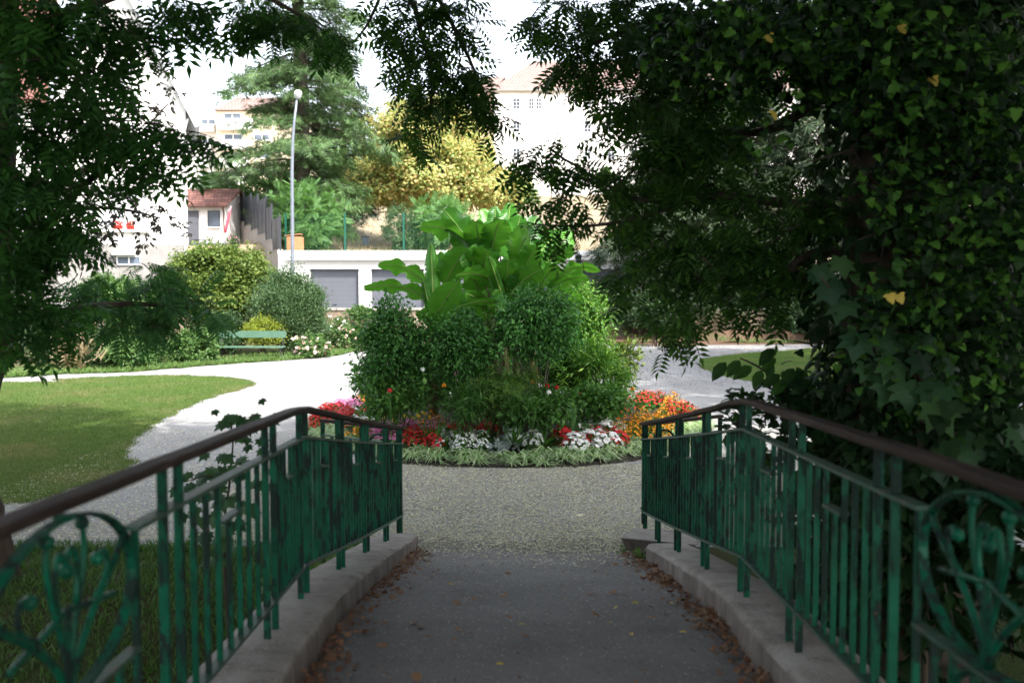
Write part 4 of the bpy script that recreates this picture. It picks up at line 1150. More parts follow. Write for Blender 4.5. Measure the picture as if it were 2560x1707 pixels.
# ------------------------------------------------------------------ low stone wall
WY = 45.4
def stone_wall():
    b = B(); r = np.random.default_rng(5); xa, xb = -16., 12.
    zt, zb = 1.38, .1
    z = zb; 
    while z < zt-.08:
        h = .2+.07*r.random(); h = min(h, zt-z); x = xa
        while x < xb:
            w_ = .3+.45*r.random(); d = .03*r.random()
            b.box(x+.006, x+w_-.006, WY-d, WY+.42, z+.005, z+h-.005); x += w_
        z += h
    b.box(xa, xb, WY+.03, WY+.4, zb, zt-.02)
    o = B(); x = xa
    o2 = b.build("stone_wall", M['stonewall_'] , None)
    c = B()
    while x < xb:
        w_ = .8+.5*r.random(); c.box(x+.004, x+w_-.004, WY-.06, WY+.46, zt+.002, zt+.1+.01*r.random()); x += w_
    c.build("coping", M['concrete_light'], o2)
    tag(o2, "low rubble stone wall with a flat coping in front of the garages", "wall")
M['stonewall_'] = mat("rubble_stone_wall", (.33,.25,.17), (.2,.15,.11), 2.5, .95, .5, 12, c3=(.4,.34,.27))
stone_wall()

# ------------------------------------------------------------------ row of garages
GYf = 52.0
gx0, gx1 = Wx(693, GYf), Wx(1640, GYf); zt = Wz(626, GYf)
t = thing("garage_row", "white flat-roofed row of garages with grey sectional doors", "garage", ((gx0+gx1)/2, GYf, .55))
doors = [(775,897),(928,1060),(1092,1222),(1254,1384),(1416,1546)]
zd0, zd1 = .56, Wz(673, GYf+.3)
b = B(); ed = [gx0]+[Wx(v, GYf+.3) for d in doors for v in d]+[gx1]
b2 = B()
for i in range(0, len(ed), 2): b.box(ed[i], ed[i+1], GYf+.3, GYf+.62, .4, zd1)
b.box(gx0, gx1, GYf+.3, GYf+.62, zd1, zt-.16); b.box(gx0, gx0+.3, GYf+.62, GYf+5.6, .4, zt-.16); b.box(gx1-.3, gx1, GYf+.62, GYf+5.6, .4, zt-.16); b.box(gx0+.3, gx1-.3, GYf+5.3, GYf+5.6, .4, zt-.16)
b.build("wall", M['render_white'], t)
b = B(); b.box(gx0-.02, gx1+.1, GYf+.28, GYf+5.7, zt-.157, zt); b.box(Wx(712, GYf), gx1+.1, GYf-.12, GYf+.28, zt-.5, zt-.16+.003); b.build("roof", M['render_white'], t)
for (a, c) in doors:
    xa, xb = Wx(a, GYf+.3), Wx(c, GYf+.3); b = B(); n = 12
    for k in range(n):
        z = zd0+(zd1-zd0)*k/n; z1 = zd0+(zd1-zd0)*(k+1)/n
        b.box(xa-.05, xb+.05, GYf+.52, GYf+.56, z+.012, z1); b.box(xa-.05, xb+.05, GYf+.526, GYf+.56, z, z+.012)
    d = b.build("door", M['door_grey'], t)
    b = B(); b.box((xa+xb)/2-.08, (xa+xb)/2+.08, GYf+.49, GYf+.52, zd0+.9, zd0+.93); b.build("handle", M['anthracite'], d)
p = W(1446, 655, GYf-.4); b = B(); b.box(p[0]-.13, p[0]+.13, GYf-.55, GYf-.3, .55, p[2]+.25); b.lathe((p[0], GYf-.42, p[2]+.25), [(.0,.0),(.18,0),(.18,.1),(.05,.16),(0,.16)], 10)
tag(b.build("bollard_post", M['anthracite']), "dark post standing before the garage wall at the right of the banana leaves", "post")

# green mesh fence on the garage roof
FYm = 56.6; zb, ztp = float(terrain(-5, FYm)), Wz(535, FYm)
t = thing("mesh_fence", "green wire mesh fence with slim posts above the garages", "fence", (-5, FYm, zb))
xp = [Wx(v, FYm) for v in (716, 864, 1010, 1150, 1290, 1430, 1570)]
for x in xp:
    b = B(); b.box(x-.05, x+.05, FYm-.05, FYm+.05, zb-.1, ztp+.06); b.build("post", M['fence_green'], t)
b = B()
for x in np.arange(xp[0], xp[-1], .12): b.box(x-.0025, x+.0025, FYm-.0025, FYm+.0025, zb, ztp)
for z in np.arange(zb+.05, ztp+.05, .2): b.box(xp[0], xp[-1], FYm+.003, FYm+.008, z-.003, z+.003)
b.build("wire_mesh", M['fence_green'], t)
# compost bin
p = W(744, 600, 55.4); zc = zt+.02
t = thing("compost_bin", "orange-brown wooden box beside the lamp pole behind the mesh fence", "compost bin", (p[0], 55.4, zc))
b = B(); x0, x1 = Wx(722, 55.4), Wx(757, 55.4); zq = Wz(592, 55.4)
for k in range(5):
    z0_, z1_ = zc+(zq-zc)*k/5, zc+(zq-zc)*(k+1)/5-.012; b.box(x0, x1, 55.0, 55.04, z0_, z1_); b.box(x0, x0+.04, 55.04, 55.8, z0_, z1_); b.box(x1-.04, x1, 55.04, 55.8, z0_, z1_); b.box(x0+.04, x1-.04, 55.76, 55.8, z0_, z1_)
b.build("box_wall", M['compost'], t)
b = B(); b.hexa([(x0-.1,54.95,zq+.02),(x1-.05,54.95,zq+.12),(x1-.05,55.85,zq+.12),(x0-.1,55.85,zq+.02)], [(x0-.1,54.95,zq+.06),(x1-.05,54.95,zq+.16),(x1-.05,55.85,zq+.16),(x0-.1,55.85,zq+.06)]); b.build("lid", M['compost'], t)
b = B(); q = W(913, 598, 60); b.box(q[0]-.2, q[0]+.2, 60, 60.4, q[2]-.35, q[2]+.16); b.box(q[0]-.24, q[0]+.24, 59.96, 60.44, q[2]+.163, q[2]+.2)
tag(b.build("storage_box", M['anthracite']), "small dark box on the dry grass behind the mesh fence", "box")

# ------------------------------------------------------------------ window helper
def window(parent, x0, x1, z0, z1, y, glass='glass', cols=2, rows=1, fr=.06, frame='white_paint', depth=.08, name="window"):
    b = B()
    b.box(x0, x0+fr, y-depth, y+.02, z0, z1); b.box(x1-fr, x1, y-depth, y+.02, z0, z1)
    b.box(x0+fr, x1-fr, y-depth, y+.02, z0, z0+fr); b.box(x0+fr, x1-fr, y-depth, y+.02, z1-fr, z1)
    for k in range(1, cols):
        x = x0+(x1-x0)*k/cols; b.box(x-fr*.5, x+fr*.5, y-depth+.005, y+.02, z0+fr, z1-fr)
    for k in range(1, rows):
        z = z0+(z1-z0)*k/rows; b.box(x0+fr, x1-fr, y-depth+.012, y+.015, z-fr*.35, z+fr*.35)
    o = b.build(name, M[frame], parent)
    b = B(); b.box(x0+fr*.5, x1-fr*.5, y-depth*.5, y-depth*.4, z0+fr*.5, z1-fr*.5); b.build("pane", M[glass], o)
    return o

# ------------------------------------------------------------------ white house on the left
HY = 48.0
xr = Wx(472, HY); ze = Wz(272, HY); xm = Wx(320, HY); zr = ze+(xr-xm)*2.0; xl = 2*xm-xr; xL = Wx(-420, HY)
t = thing("white_house", "tall white rendered house with a steep tiled roof behind the left trees", "house", (xr, HY, .5))
t.rotation_euler = (0, 0, R(18.5)); house = t
b = B(); b.box(xL, xr, HY, HY+10, Wz(612, HY), ze)
b.add([(xl, HY, ze), (xr, HY, ze), (xm, HY, zr)], [(0, 1, 2)]); b.build("wall", M['render_white'], t)
b = B(); b.box(xL, xr-.03, HY-.06, HY+9.9, .2, Wz(612, HY)); b.build("plinth", M['plinth'], t)
b = B()
e = np.array((.5, 0, -1.0))
b.hexa([(xm, HY-.5, zr+.02), (xr+.45, HY-.5, ze-.88), (xr+.45, HY+9, ze-.88), (xm, HY+9, zr+.02)], [(xm, HY-.5, zr+.42), (xr+.65, HY-.5, ze-.8), (xr+.65, HY+9, ze-.8), (xm, HY+9, zr+.42)])
b.hexa([(xl-.2, HY-.5, ze-.4), (xm, HY-.5, zr+.02), (xm, HY+9, zr+.02), (xl-.2, HY+9, ze-.4)], [(xl-.4, HY-.5, ze-.4), (xm, HY-.5, zr+.42), (xm, HY+9, zr+.42), (xl-.4, HY+9, ze-.4)])
b.build("gable_roof", M['fascia'], t); b = B()
b.hexa([(xL, HY-.6, ze-.2), (xl-.1, HY-.6, ze-.2), (xl-.1, HY+5, zr), (xL, HY+5, zr)], [(xL, HY-.6, ze), (xl-.1, HY-.6, ze), (xl-.1, HY+5, zr+.2), (xL, HY+5, zr+.2)])
rf = b.build("roof", M['tile'], t)
b = B(); b.hexa([(xr+.42, HY-.56, ze-.95), (xr+.72, HY-.56, ze-.8), (xr+.72, HY-.5, ze-.8), (xr+.42, HY-.5, ze-.95)], [(xm, HY-.56, zr-.02), (xm, HY-.56, zr+.5), (xm, HY-.5, zr+.5), (xm, HY-.5, zr-.02)]); b.build("verge_board", M['fascia'], t)
b = B(); b.tube([(xr+.1, HY-.1, ze-.5), (xr-.12, HY-.1, ze-1.2), (xr-.12, HY-.1, .3)], .06, 8); b.build("downpipe", M['white_paint'], t)
window(t, Wx(293, HY), Wx(352, HY), Wz(225, HY), Wz(165, HY), HY, 'shutter', 1)
window(t, Wx(268, HY), Wx(379, HY), Wz(575, HY), Wz(484, HY), HY, 'shutter', 2)
window(t, Wx(60, HY), Wx(150, HY), Wz(575, HY), Wz(484, HY), HY, 'glass_pale', 2)
window(t, Wx(293, HY), Wx(352, HY), Wz(400, HY), Wz(320, HY), HY, 'shutter', 2)
window(t, Wx(305, HY), Wx(362, HY), Wz(664, HY), Wz(641, HY), HY-.07, 'glass_pale', 2)
b = B(); b.box(Wx(258, HY), Wx(384, HY), HY-.3, HY-.003, Wz(583, HY), Wz(577, HY)); b.build("sill", M['white_paint'], t)
b = B(); b.box(Wx(296, HY), Wx(350, HY), HY-.5, HY-.065, Wz(641, HY)+.03, Wz(629, HY)); b.build("canopy", M['white_paint'], t)
for pxs, lab in (((298,322),"red window box of red flowers on the white house's sill"),((330,349),"second red window box, half hidden by leaves, on the same sill")):
    xa, xb = Wx(pxs[0], HY), Wx(pxs[1], HY); z0 = Wz(577, HY)+.01; tt = thing("flower_box", lab, "flower box", (xr, HY, z0)); tt.rotation_euler = (0, 0, R(18.5))
    b = B(); b.hexa([(xa+.03,HY-.26,z0),(xb-.03,HY-.26,z0),(xb-.03,HY-.1,z0),(xa+.03,HY-.1,z0)], [(xa,HY-.29,z0+.17),(xb,HY-.29,z0+.17),(xb,HY-.09,z0+.17),(xa,HY-.09,z0+.17)]); b.build("box", M['f_red_'] if 'f_red_' in M else mat("red_plastic", (.5,.03,.02), (.45,.03,.02), 3, .5), tt)
    n = 60; O = np.column_stack([xa+(xb-xa)*rng.random(n), HY-.2+rng.normal(size=n)*.06, z0+.16+.18*rng.random(n)])
    b = B(); b.leaves(T_OVAL, O, rdir(n), np.tile((0,-.4,1.), (n,1)), .09); b.build("foliage", M['bedgreen'], tt)
    b = B(); b.leaves(T_PETAL5, O[:26]+(0,-.06,.04), rdir(26), np.tile((0,-1.,.5), (26,1)), .11); b.build("blossoms", M['f_red'], tt)

# ------------------------------------------------------------------ annex with tiled roof
AY = 64.5
x0, x1 = Wx(430, AY), Wx(568, AY); zb = float(terrain(-20, 64))-.2; zw = Wz(512, AY); zrg = Wz(474, AY+3)
t = thing("small_house", "small white annex with a red tiled roof, grey door and dark window", "house", ((x0+x1)/2, AY, zb))
b = B(); b.box(x0, x1, AY, AY+5, zb, zw); b.add([(x1, AY, zw), (x1, AY+5, zw), (x1, AY+2.8, zrg-.1)], [(0, 1, 2)]); b.build("wall", M['render_white'], t)
b = B(); xe = Wx(577, AY); b.hexa([(x0-.2,AY-.4,zw-.1),(xe,AY-.4,zw-.1),(xe,AY+2.8,zrg-.12),(x0-.2,AY+2.8,zrg-.12)], [(x0-.2,AY-.4,zw+.04),(xe,AY-.4,zw+.04),(xe,AY+2.8,zrg+.02),(x0-.2,AY+2.8,zrg+.02)])
b.hexa([(x0-.2,AY+2.81,zrg-.12),(xe,AY+2.81,zrg-.12),(xe,AY+5.4,zw-.1),(x0-.2,AY+5.4,zw-.1)], [(x0-.2,AY+2.81,zrg+.02),(xe,AY+2.81,zrg+.02),(xe,AY+5.4,zw+.04),(x0-.2,AY+5.4,zw+.04)]); b.build("roof", M['tile'], t)
brown = mat("brown_gutter", (.12,.06,.05), (.1,.05,.04), 2, .5)
b = B(); b.tube([(x0, AY-.46, zw-.12), (xe, AY-.46, zw-.12)], .08, 8); b.tube([(x1-.1, AY-.4, zw-.15), (x1-.12, AY-.08, zw-.5), (x1-.12, AY-.08, zb)], .05, 8); b.build("gutter", brown, t)
window(t, Wx(523, AY), Wx(553, AY), Wz(567, AY), Wz(527, AY), AY, 'glass', 1, fr=.03, frame='anthracite')
b = B(); b.box(Wx(521, AY), Wx(555, AY), AY-.15, AY-.003, Wz(570, AY), Wz(567.3, AY)); b.build("sill", M['white_paint'], t)
b = B(); b.box(Wx(471, AY), Wx(500, AY), AY-.05, AY-.003, zb, Wz(527, AY)); b.box(Wx(473, AY), Wx(495, AY), AY-.075, AY-.052, zb+.05, Wz(532, AY)); d = b.build("door", M['door_grey'], t)
b = B(); b.box(Wx(474, AY), Wx(477, AY), AY-.12, AY-.078, Wz(566, AY), Wz(564, AY)); b.build("handle", M['white_paint'], d)
# gabion
GYb = 59.3
b = B(); xa, xb = Wx(470, GYb), Wx(568, GYb); r = np.random.default_rng(2)
zt_, zb_ = Wz(608, GYb), Wz(650, GYb)
b.box(xa, xb, GYb+.06, GYb+1., zb_, zt_-.02)
for k in range(520):
    x, z = xa+(xb-xa)*r.random(), zb_+(zt_-zb_)*r.random(); q = .05+.06*r.random(); b.obox((x, GYb+.05, z), norm(r.normal(size=3))*q, norm(r.normal(size=3))*q*.8, norm(r.normal(size=3))*q*.7)
tag(b.build("gabion_wall", M['gabion']), "low gabion wall of dark broken stone below the annex's grass", "wall")
# garden things in front of the annex
p = W(583, 610, 58.2)
t = thing("potted_plant", "green bushy plant with pink flowers in a dark tub beside the stepped wall", "plant", (p[0], 58.2, Wz(637, 58.2)))
b = B(); b.lathe((p[0], 58.2, Wz(637, 58.2)), [(0,0),(.2,0),(.28,.45),(.3,.5),(.26,.5),(.25,.42),(0,.42)], 14); b.build("pot", M['anthracite'], t)
n = 500; q, v = dome(n, .45, .75, .2); b = B(); b.leaves(T_LANCE, np.array((p[0], 58.2, Wz(618, 58.2)))+q, norm(v+(0,0,.8)), rdir(n), .2); b.build("foliage", M['shrub_grey'], t)
b = B(); n = 40; q, v = dome(n, .5, .78, .8); b.leaves(T_PETAL5, np.array((p[0], 58.2, Wz(618, 58.2)))+q, rdir(n), np.tile((0,-1.,.4), (n,1)), .08); b.build("blossoms", M['f_pink'], t)
p = W(569, 560, 61)
t = thing("closed_parasol", "closed pink and blue garden parasol leaning at the annex's corner", "parasol", (p[0]-.2, 61, Wz(590, 61)))
a0, a1 = W(560, 592, 61), W(577, 516, 61)
b = B(); b.tube([a0, a1], .025, 6); b.build("pole", M['white_paint'], t)
d = a1-a0; 
for j, cl in enumerate(((.6,.08,.12),(.12,.14,.5),(.65,.12,.16))):
    an = j*2.09; off = np.array((math.cos(an), math.sin(an), 0))*.045
    b = B(); b.tube([a0+d*u+off for u in (.12,.3,.6,.9,.97)], [.035,.06,.055,.03,.01], 7); o = b.build("canopy", mat("parasol_cloth", cl, shade(cl, .8), 3, .9), t, smooth=True)
t0 = W(525, 598, 61.5)
t = thing("garden_lounger", "dark metal garden lounger with raised back on the annex's grass", "lounger", (t0[0], 61.5, t0[2]-.35))
b = B(); z = t0[2]-.05
for dy_ in (0, .6):
    b.tube([(Wx(476, 61.5), 61.5+dy_, z-.3), (Wx(480, 61.5), 61.5+dy_, z), (Wx(520, 61.5), 61.5+dy_, z), (Wx(542, 61.5), 61.5+dy_, z+.35)], .025, 6)
    b.tube([(Wx(520, 61.5), 61.5+dy_, z), (Wx(538, 61.5), 61.5+dy_, z-.02)], .025, 6); b.tube([(Wx(524, 61.5), 61.5+dy_, z), (Wx(526, 61.5), 61.5+dy_, z-.3)], .025, 6)
b.build("frame", M['anthracite'], t)
b = B(); b.hexa([(Wx(482, 61.5),61.52,z),(Wx(519, 61.5),61.52,z),(Wx(519, 61.5),62.08,z),(Wx(482, 61.5),62.08,z)], [(Wx(482, 61.5),61.52,z+.03),(Wx(519, 61.5),61.52,z+.03),(Wx(519, 61.5),62.08,z+.03),(Wx(482, 61.5),62.08,z+.03)]); b.build("seat", M['shrub_dark'], t)

# stepped concrete wall and panel fence
xsS = [577,588,600,614,631,648,668,682,702]; Ys = np.linspace(74, 53.6, 9)
tops = [472,482,480,483,485,487,492,512,540]; bots = [540,546,550,556,564,574,586,600,626]
t = thing("panel_fence", "dark grey fence of tall panels stepping down beside the annex", "fence", (Wx(640, 59), 59, 4.5))
tw = B()
for i in range(8):
    pa, pb = np.array((Wx(xsS[i], Ys[i]), Ys[i])), np.array((Wx(xsS[i+1], Ys[i+1]), Ys[i+1]))
    z1 = Wz(tops[i+1], Ys[i+1]); z0 = Wz(bots[i+1], Ys[i+1])
    d = pb-pa; L = np.hypot(*d); n_ = np.array((-d[1], d[0]))/L*.02
    def quad(u0, u1, za, zb_, k, bb):
        q0, q1 = pa+d*u0, pa+d*u1; m_ = n_*k
        bb.hexa([(q0[0]-m_[0],q0[1]-m_[1],za),(q1[0]-m_[0],q1[1]-m_[1],za),(q1[0]+m_[0],q1[1]+m_[1],za),(q0[0]+m_[0],q0[1]+m_[1],za)],
                [(q0[0]-m_[0],q0[1]-m_[1],zb_),(q1[0]-m_[0],q1[1]-m_[1],zb_),(q1[0]+m_[0],q1[1]+m_[1],zb_),(q0[0]+m_[0],q0[1]+m_[1],zb_)])
    b = B(); quad(.03, .97, z0+.05, z1-.03, .6, b)
    for f in (.33, .66): quad(.03, .97, z0+(z1-z0)*f-.02, z0+(z1-z0)*f+.02, 1.3, b)
    quad(.5, .53, z0+.05, z1-.03, 1.4, b)
    b.build("panel", M['anthracite'], t)
    b = B(); quad(.97, 1.0, z0-.3, z1+.06, 2.4, b); b.build("post", M['galv_dark'] if 'galv_dark' in M else M['anthracite'], t)
    quad(0, 1, .4, z0, 5, tw); quad(0, 1, z0+.001, z0+.06, 6.5, tw)
tag(tw.build("stepped_wall", M['concrete_light']), "pale concrete wall stepping down under the dark panel fence", "wall")

# iron fence by the pavement, left
t = thing("iron_fence", "black iron bar fence half hidden behind the left shrubs", "fence", (Wx(145, 40), 40, 0))
zt1, zb1 = Wz(716, 40), .3
xs_ = np.arange(Wx(-60, 40), Wx(330, 40), .16)
for i, x in enumerate(xs_[:95]):
    b = B(); w_ = .035 if i % 14 == 0 else .011
    b.box(x-w_, x+w_, 40-w_, 40+w_, .05, zt1+(.1 if i % 14 == 0 else 0)); b.build("post" if i % 14 == 0 else "bar", M['iron'], t)
b = B(); b.box(xs_[0], xs_[-1], 39.985, 40.015, zt1-.14, zt1-.1); b.box(xs_[0], xs_[-1], 39.985, 40.015, .25, .29); b.build("rail", M['iron'], t)

# ------------------------------------------------------------------ cream apartment building
BYd = 150.
t = thing("apartment_building", "cream apartment block with white balconies behind the conifer", "building", (Wx(600, BYd), BYd, 15))
b = B(); b.box(Wx(547, BYd), Wx(760, BYd), BYd, BYd+14, 10, Wz(277, BYd)); b.build("wall", M['render_cream'], t)
b = B(); b.box(Wx(430, BYd+2), Wx(546.5, BYd+2), BYd+2, BYd+14, 10, Wz(272, BYd)); b.build("wall", M['render_white'], t)
b = B(); z0, z1 = Wz(277, BYd)+.01, Wz(226, BYd)
b.hexa([(Wx(543,BYd),BYd-.6,z0),(Wx(764,BYd),BYd-.6,z0),(Wx(764,BYd),BYd+14.5,z0),(Wx(543,BYd),BYd+14.5,z0)], [(Wx(572,BYd),BYd+6,z1),(Wx(735,BYd),BYd+6,z1),(Wx(735,BYd),BYd+8,z1),(Wx(572,BYd),BYd+8,z1)]); b.build("roof", M['tile_pale'], t)
def balcony(x0, x1, y0, y1, Y):
    b = B(); xa, xb, za, zb_ = Wx(x0, Y), Wx(x1, Y), Wz(y1, Y), Wz(y0, Y)
    b.box(xa, xb, Y-1.3, Y-.01, za-.3, za+.02); b.box(xa, xb, Y-1.3, Y-1.24, za+.02, zb_); b.box(xa, xa+.06, Y-1.24, Y-.01, za+.02, zb_); b.box(xb-.06, xb, Y-1.24, Y-.01, za+.02, zb_)
    b.build("balcony", M['white_paint'], t)
for a in ((555,625,352,370),(552,628,397,417),(555,620,441,459),(556,640,300,322)): balcony(*a, BYd)
for a in ((507,547,314,326),(512,540,362,376),(507,528,402,417),(508,545,447,460)): balcony(*a, BYd+2)
for (x0, x1, y0, y1, Y, gl) in ((566,612,335,352,BYd,'glass_pale'),(564,610,379,397,BYd,'glass_pale'),(564,605,422,441,BYd,'shutter'),(566,610,283,300,BYd,'glass'),(640,680,335,352,BYd,'glass_pale'),(640,680,379,397,BYd,'glass_pale'),
    (510,546,297,314,BYd+2,'glass'),(512,526,390,402,BYd+2,'glass'),(534,546,388,417,BYd+2,'glass'),(509,545,429,447,BYd+2,'glass_pale'),(512,540,345,362,BYd+2,'glass_pale')):
    window(t, Wx(x0, Y), Wx(x1, Y), Wz(y1, Y), Wz(y0, Y), Y, gl, 2, fr=.12)

# ------------------------------------------------------------------ white building on the hill
MY = 138.
x0, x1, zb, ze = Wx(1236, MY), Wx(2140, MY), 13.5, Wz(226, MY)
t = thing("hillside_mansion", "long white building with a pale tiled hipped roof on the hill", "building", ((x0+x1)/2, MY, zb))
b = B(); b.box(x0, x1, MY, MY+16, zb, ze); b.build("wall", M['render_white'], t)
b = B(); b.box(x0-2.4, x0-.01, MY+2, MY+14, zb, ze-.1); b.build("side_wing", M['render_cream'], t)
zr = Wz(150, MY)+1.5
b = B(); b.hexa([(x0-.5,MY-.6,ze+.01),(x1+.5,MY-.6,ze+.01),(x1+.5,MY+16.6,ze+.01),(x0-.5,MY+16.6,ze+.01)], [(x0+5.5,MY+8,zr),(x1-5,MY+8,zr),(x1-5,MY+8.4,zr),(x0+5.5,MY+8.4,zr)])
b.hexa([(x0-3,MY+1.6,ze-.09),(x0-.6,MY+1.6,ze-.09),(x0-.6,MY+14.4,ze-.09),(x0-3,MY+14.4,ze-.09)], [(x0-1.6,MY+6,zr-2.6),(x0+1.5,MY+6,zr-2.6),(x0+1.5,MY+10,zr-2.6),(x0-1.6,MY+10,zr-2.6)])
rf = b.build("roof", M['tile_pale'], t)
b = B(); b.box(Wx(1262, MY+8), Wx(1290, MY+8), MY+8, MY+10, ze+2, Wz(186, MY+8)); b.build("chimney", M['white_paint'], rf)
b = B(); b.box(x0-.6, x1+.6, MY-.75, MY-.61, ze-.2, ze+.12); b.build("gutter", M['plinth'], t)
cols = [1291, 1328, 1346, 1404, 1467, 1526, 1584, 1642, 1700, 1758, 1816, 1874, 1932, 1990]
for (ya, yb) in ((247, 273), (303, 331), (371, 400)):
    for k, c in enumerate(cols):
        hw = 8.5 if k not in (1, 2) else 7
        gl = 'shutter' if (k == 3 or (k in (1, 2) and ya > 300)) else 'glass_far'
        window(t, Wx(c-hw, MY), Wx(c+hw, MY), Wz(yb, MY), Wz(ya, MY), MY, gl, 2, 3, fr=.06)
for c in (1625, 1725, 1860):
    b = B(); xa, xb = Wx(c-14, MY), Wx(c+14, MY); zq = ze+1.2
    b.box(xa, xb, MY+.4, MY+4, zq, zq+2.2); b.add([(xa-.2, MY+.3, zq+2.21), (xb+.2, MY+.3, zq+2.21), ((xa+xb)/2, MY+.3, zq+3.4), (xa-.2, MY+5, zq+2.21), (xb+.2, MY+5, zq+2.21), ((xa+xb)/2, MY+5, zq+3.4)], [(0,1,2),(0,2,5,3),(1,4,5,2)])
    d = b.build("dormer", M['white_paint'], rf)

# ------------------------------------------------------------------ background shrubs and trees
def hz(px, Y): return float(terrain(Wx(px, Y), Y))
def bush(nm, lab, px, py, Y, rx, ry, m, leaf, size, n, per=60, cr=None, stems=6, droop=.2, shell=.5, extra=None, base=None, more=()):
    s = Y/FPX; C = W(px, py, Y); bz = base if base is not None else hz(px, Y)
    return shrub(nm, lab, "shrub", (C[0], Y, bz), C, (rx*s, min(rx*s, 2.2), ry*s), n, per, cr or .11*rx*s, leaf, M[m], size, stems, droop, shell, None, .03, .8, extra=extra, tails=26, more=[(W(a, b_, Y), (c_*s, min(c_*s, 1.6), d_*s), n_) for a, b_, c_, d_, n_ in more])
bush("maple_bush", "yellow-green spreading maple bush left of the bench's back", 555, 740, 38.5, 100, 84, 'shrub_yellow', T_MAPLE, .085, 230, 80, cr=.17, droop=.4, shell=.3, more=((470, 690, 62, 50, 100), (600, 670, 70, 44, 110), (655, 720, 34, 60, 50), (430, 740, 40, 50, 50), (540, 640, 50, 22, 50)))
bush("upright_shrub", "grey-green upright twiggy shrub behind the bench's right end", 728, 790, 37, 82, 78, 'shrub_grey', T_TRI, .085, 380, 80, .17, droop=-.8, more=((700, 720, 16, 50, 24), (730, 705, 14, 50, 22), (762, 725, 18, 50, 24), (785, 760, 16, 40, 18), (672, 735, 14, 40, 16)))
bush("round_bush", "small clipped golden bush right behind the bench", 662, 828, 36.0, 48, 30, 'box_yellow', T_TRI, .06, 130, 60, .1, droop=0, shell=.75)
bush("leafy_bush", "mid green bush behind the dark drooping branch", 330, 780, 36.5, 95, 80, 'shrub_mid', T_OVAL, .12, 170, 60)
bush("leafy_bush", "pale green bush in front of the white house", 270, 735, 40.5, 60, 50, 'shrub_mid', T_OVAL, .12, 90, 60)
bush("dark_bush", "dark green hedge bush at the left below the iron fence", 155, 845, 33, 88, 52, 'shrub_dark', T_OVAL, .1, 130, 60)
bush("dark_bush", "dark green bush at the left border's far end by the frame's edge", -30, 830, 33, 90, 60, 'shrub_dark', T_OVAL, .1, 110, 60)
bush("leafy_bush", "bright green leafy perennial clump at the border's front", 330, 880, 30.5, 70, 38, 'shrub_mid', T_OVAL, .11, 110, 55)
bush("leafy_bush", "bright green perennial clump left of the bench", 480, 872, 32.5, 62, 42, 'shrub_mid', T_OVAL, .11, 110, 55)
bush("leafy_bush", "dark gap-filling bush under the maple bush", 560, 830, 36.3, 70, 40, 'shrub_dark', T_OVAL, .1, 80, 60)
bush("grass_tuft", "dry straw-coloured grass tuft at the border's left front", 182, 885, 29.6, 24, 34, 'dry', T_BLADE, .5, 26, 12, .06, 0, -1.6, .2)
bush("leafy_bush", "grey-green flowering perennials behind the dry grass tuft", 235, 875, 30.8, 40, 44, 'shrub_grey', T_LANCE, .16, 50, 50, droop=-.5)
def roses(m1, m2):
    def f(t, P, O):
        k = rng.permutation(len(P))[:70]
        b = B(); n = len(k); q = P[k]+O[k]*.05
        for j in range(3):
            b.leaves(T_PETAL5, q+rng.normal(size=q.shape)*.02, rdir(n), norm(O[k]+np.array((0,-1.,.6))+rng.normal(size=q.shape)*.3), .1+.05*rng.random(n))
        b.build("blossoms", M[m1], t)
    return f
bush("rose_bush", "pink rose bush nearest the bench's right end", 775, 868, 34.8, 42, 32, 'shrub_mid', T_OVAL, .09, 70, 50, extra=roses('f_rose', 0))
bush("rose_bush", "rose bush with white blooms below the stone wall", 830, 830, 39.5, 50, 32, 'shrub_mid', T_OVAL, .09, 80, 50, extra=roses('f_white', 0))
bush("rose_bush", "pale rose bush beside the leftmost weeping fig", 885, 850, 38.5, 46, 36, 'shrub_mid', T_OVAL, .09, 70, 50, extra=roses('f_rose', 0))
bush("climber", "green creeper on the top of the stone wall", 900, 785, 44.6, 36, 20, 'shrub_mid', T_OVAL, .1, 50, 40, base=1.0)

def tree(nm, lab, base, trunk_pts, tr, crowns, leaf, m, size, limbs=14, droop=.3, bark='bark', group=None, limbr=.3):
    t = thing(nm, lab, "tree", base, group)
    P_, O_, CC = [], [], []
    for (C, rad, ncl, per, cr, shell) in crowns:
        p, o, c = crown(C, rad, ncl, per, cr, shell, .38); P_.append(p); O_.append(o); CC.append(c)
    P_, O_, CC = map(np.concatenate, (P_, O_, CC)); n = len(P_)
    D = norm(O_+rng.normal(size=(n, 3))*.7+np.array((0, 0, -droop))); N = norm(O_*.4+np.array((0, 0, .9))+rng.normal(size=(n, 3))*.4)
    b = B(); b.leaves(leaf, P_, D, N, size*(.65+.7*rng.random(n))); b.build("crown", m, t)
    b = B(); tp = np.array(trunk_pts, float); b.tube(tp, np.linspace(tr, tr*.45, len(tp)), 10); 
    for k in range(limbs):
        q = CC[rng.integers(len(CC))]; u = .35+.65*rng.random(); i = u*(len(tp)-1); i0 = int(min(i, len(tp)-2)); s = tp[i0]+(tp[i0+1]-tp[i0])*(i-i0)
        md = s*.5+q*.5+np.array((0, 0, .1*np.linalg.norm(q-s))); b.tube([s, s*.7+md*.3+np.array((0,0,.1)), md, q], [tr*limbr, tr*limbr*.8, tr*limbr*.5, tr*.06], 6)
    b.build("trunk", M[bark], t, smooth=True)
    return t
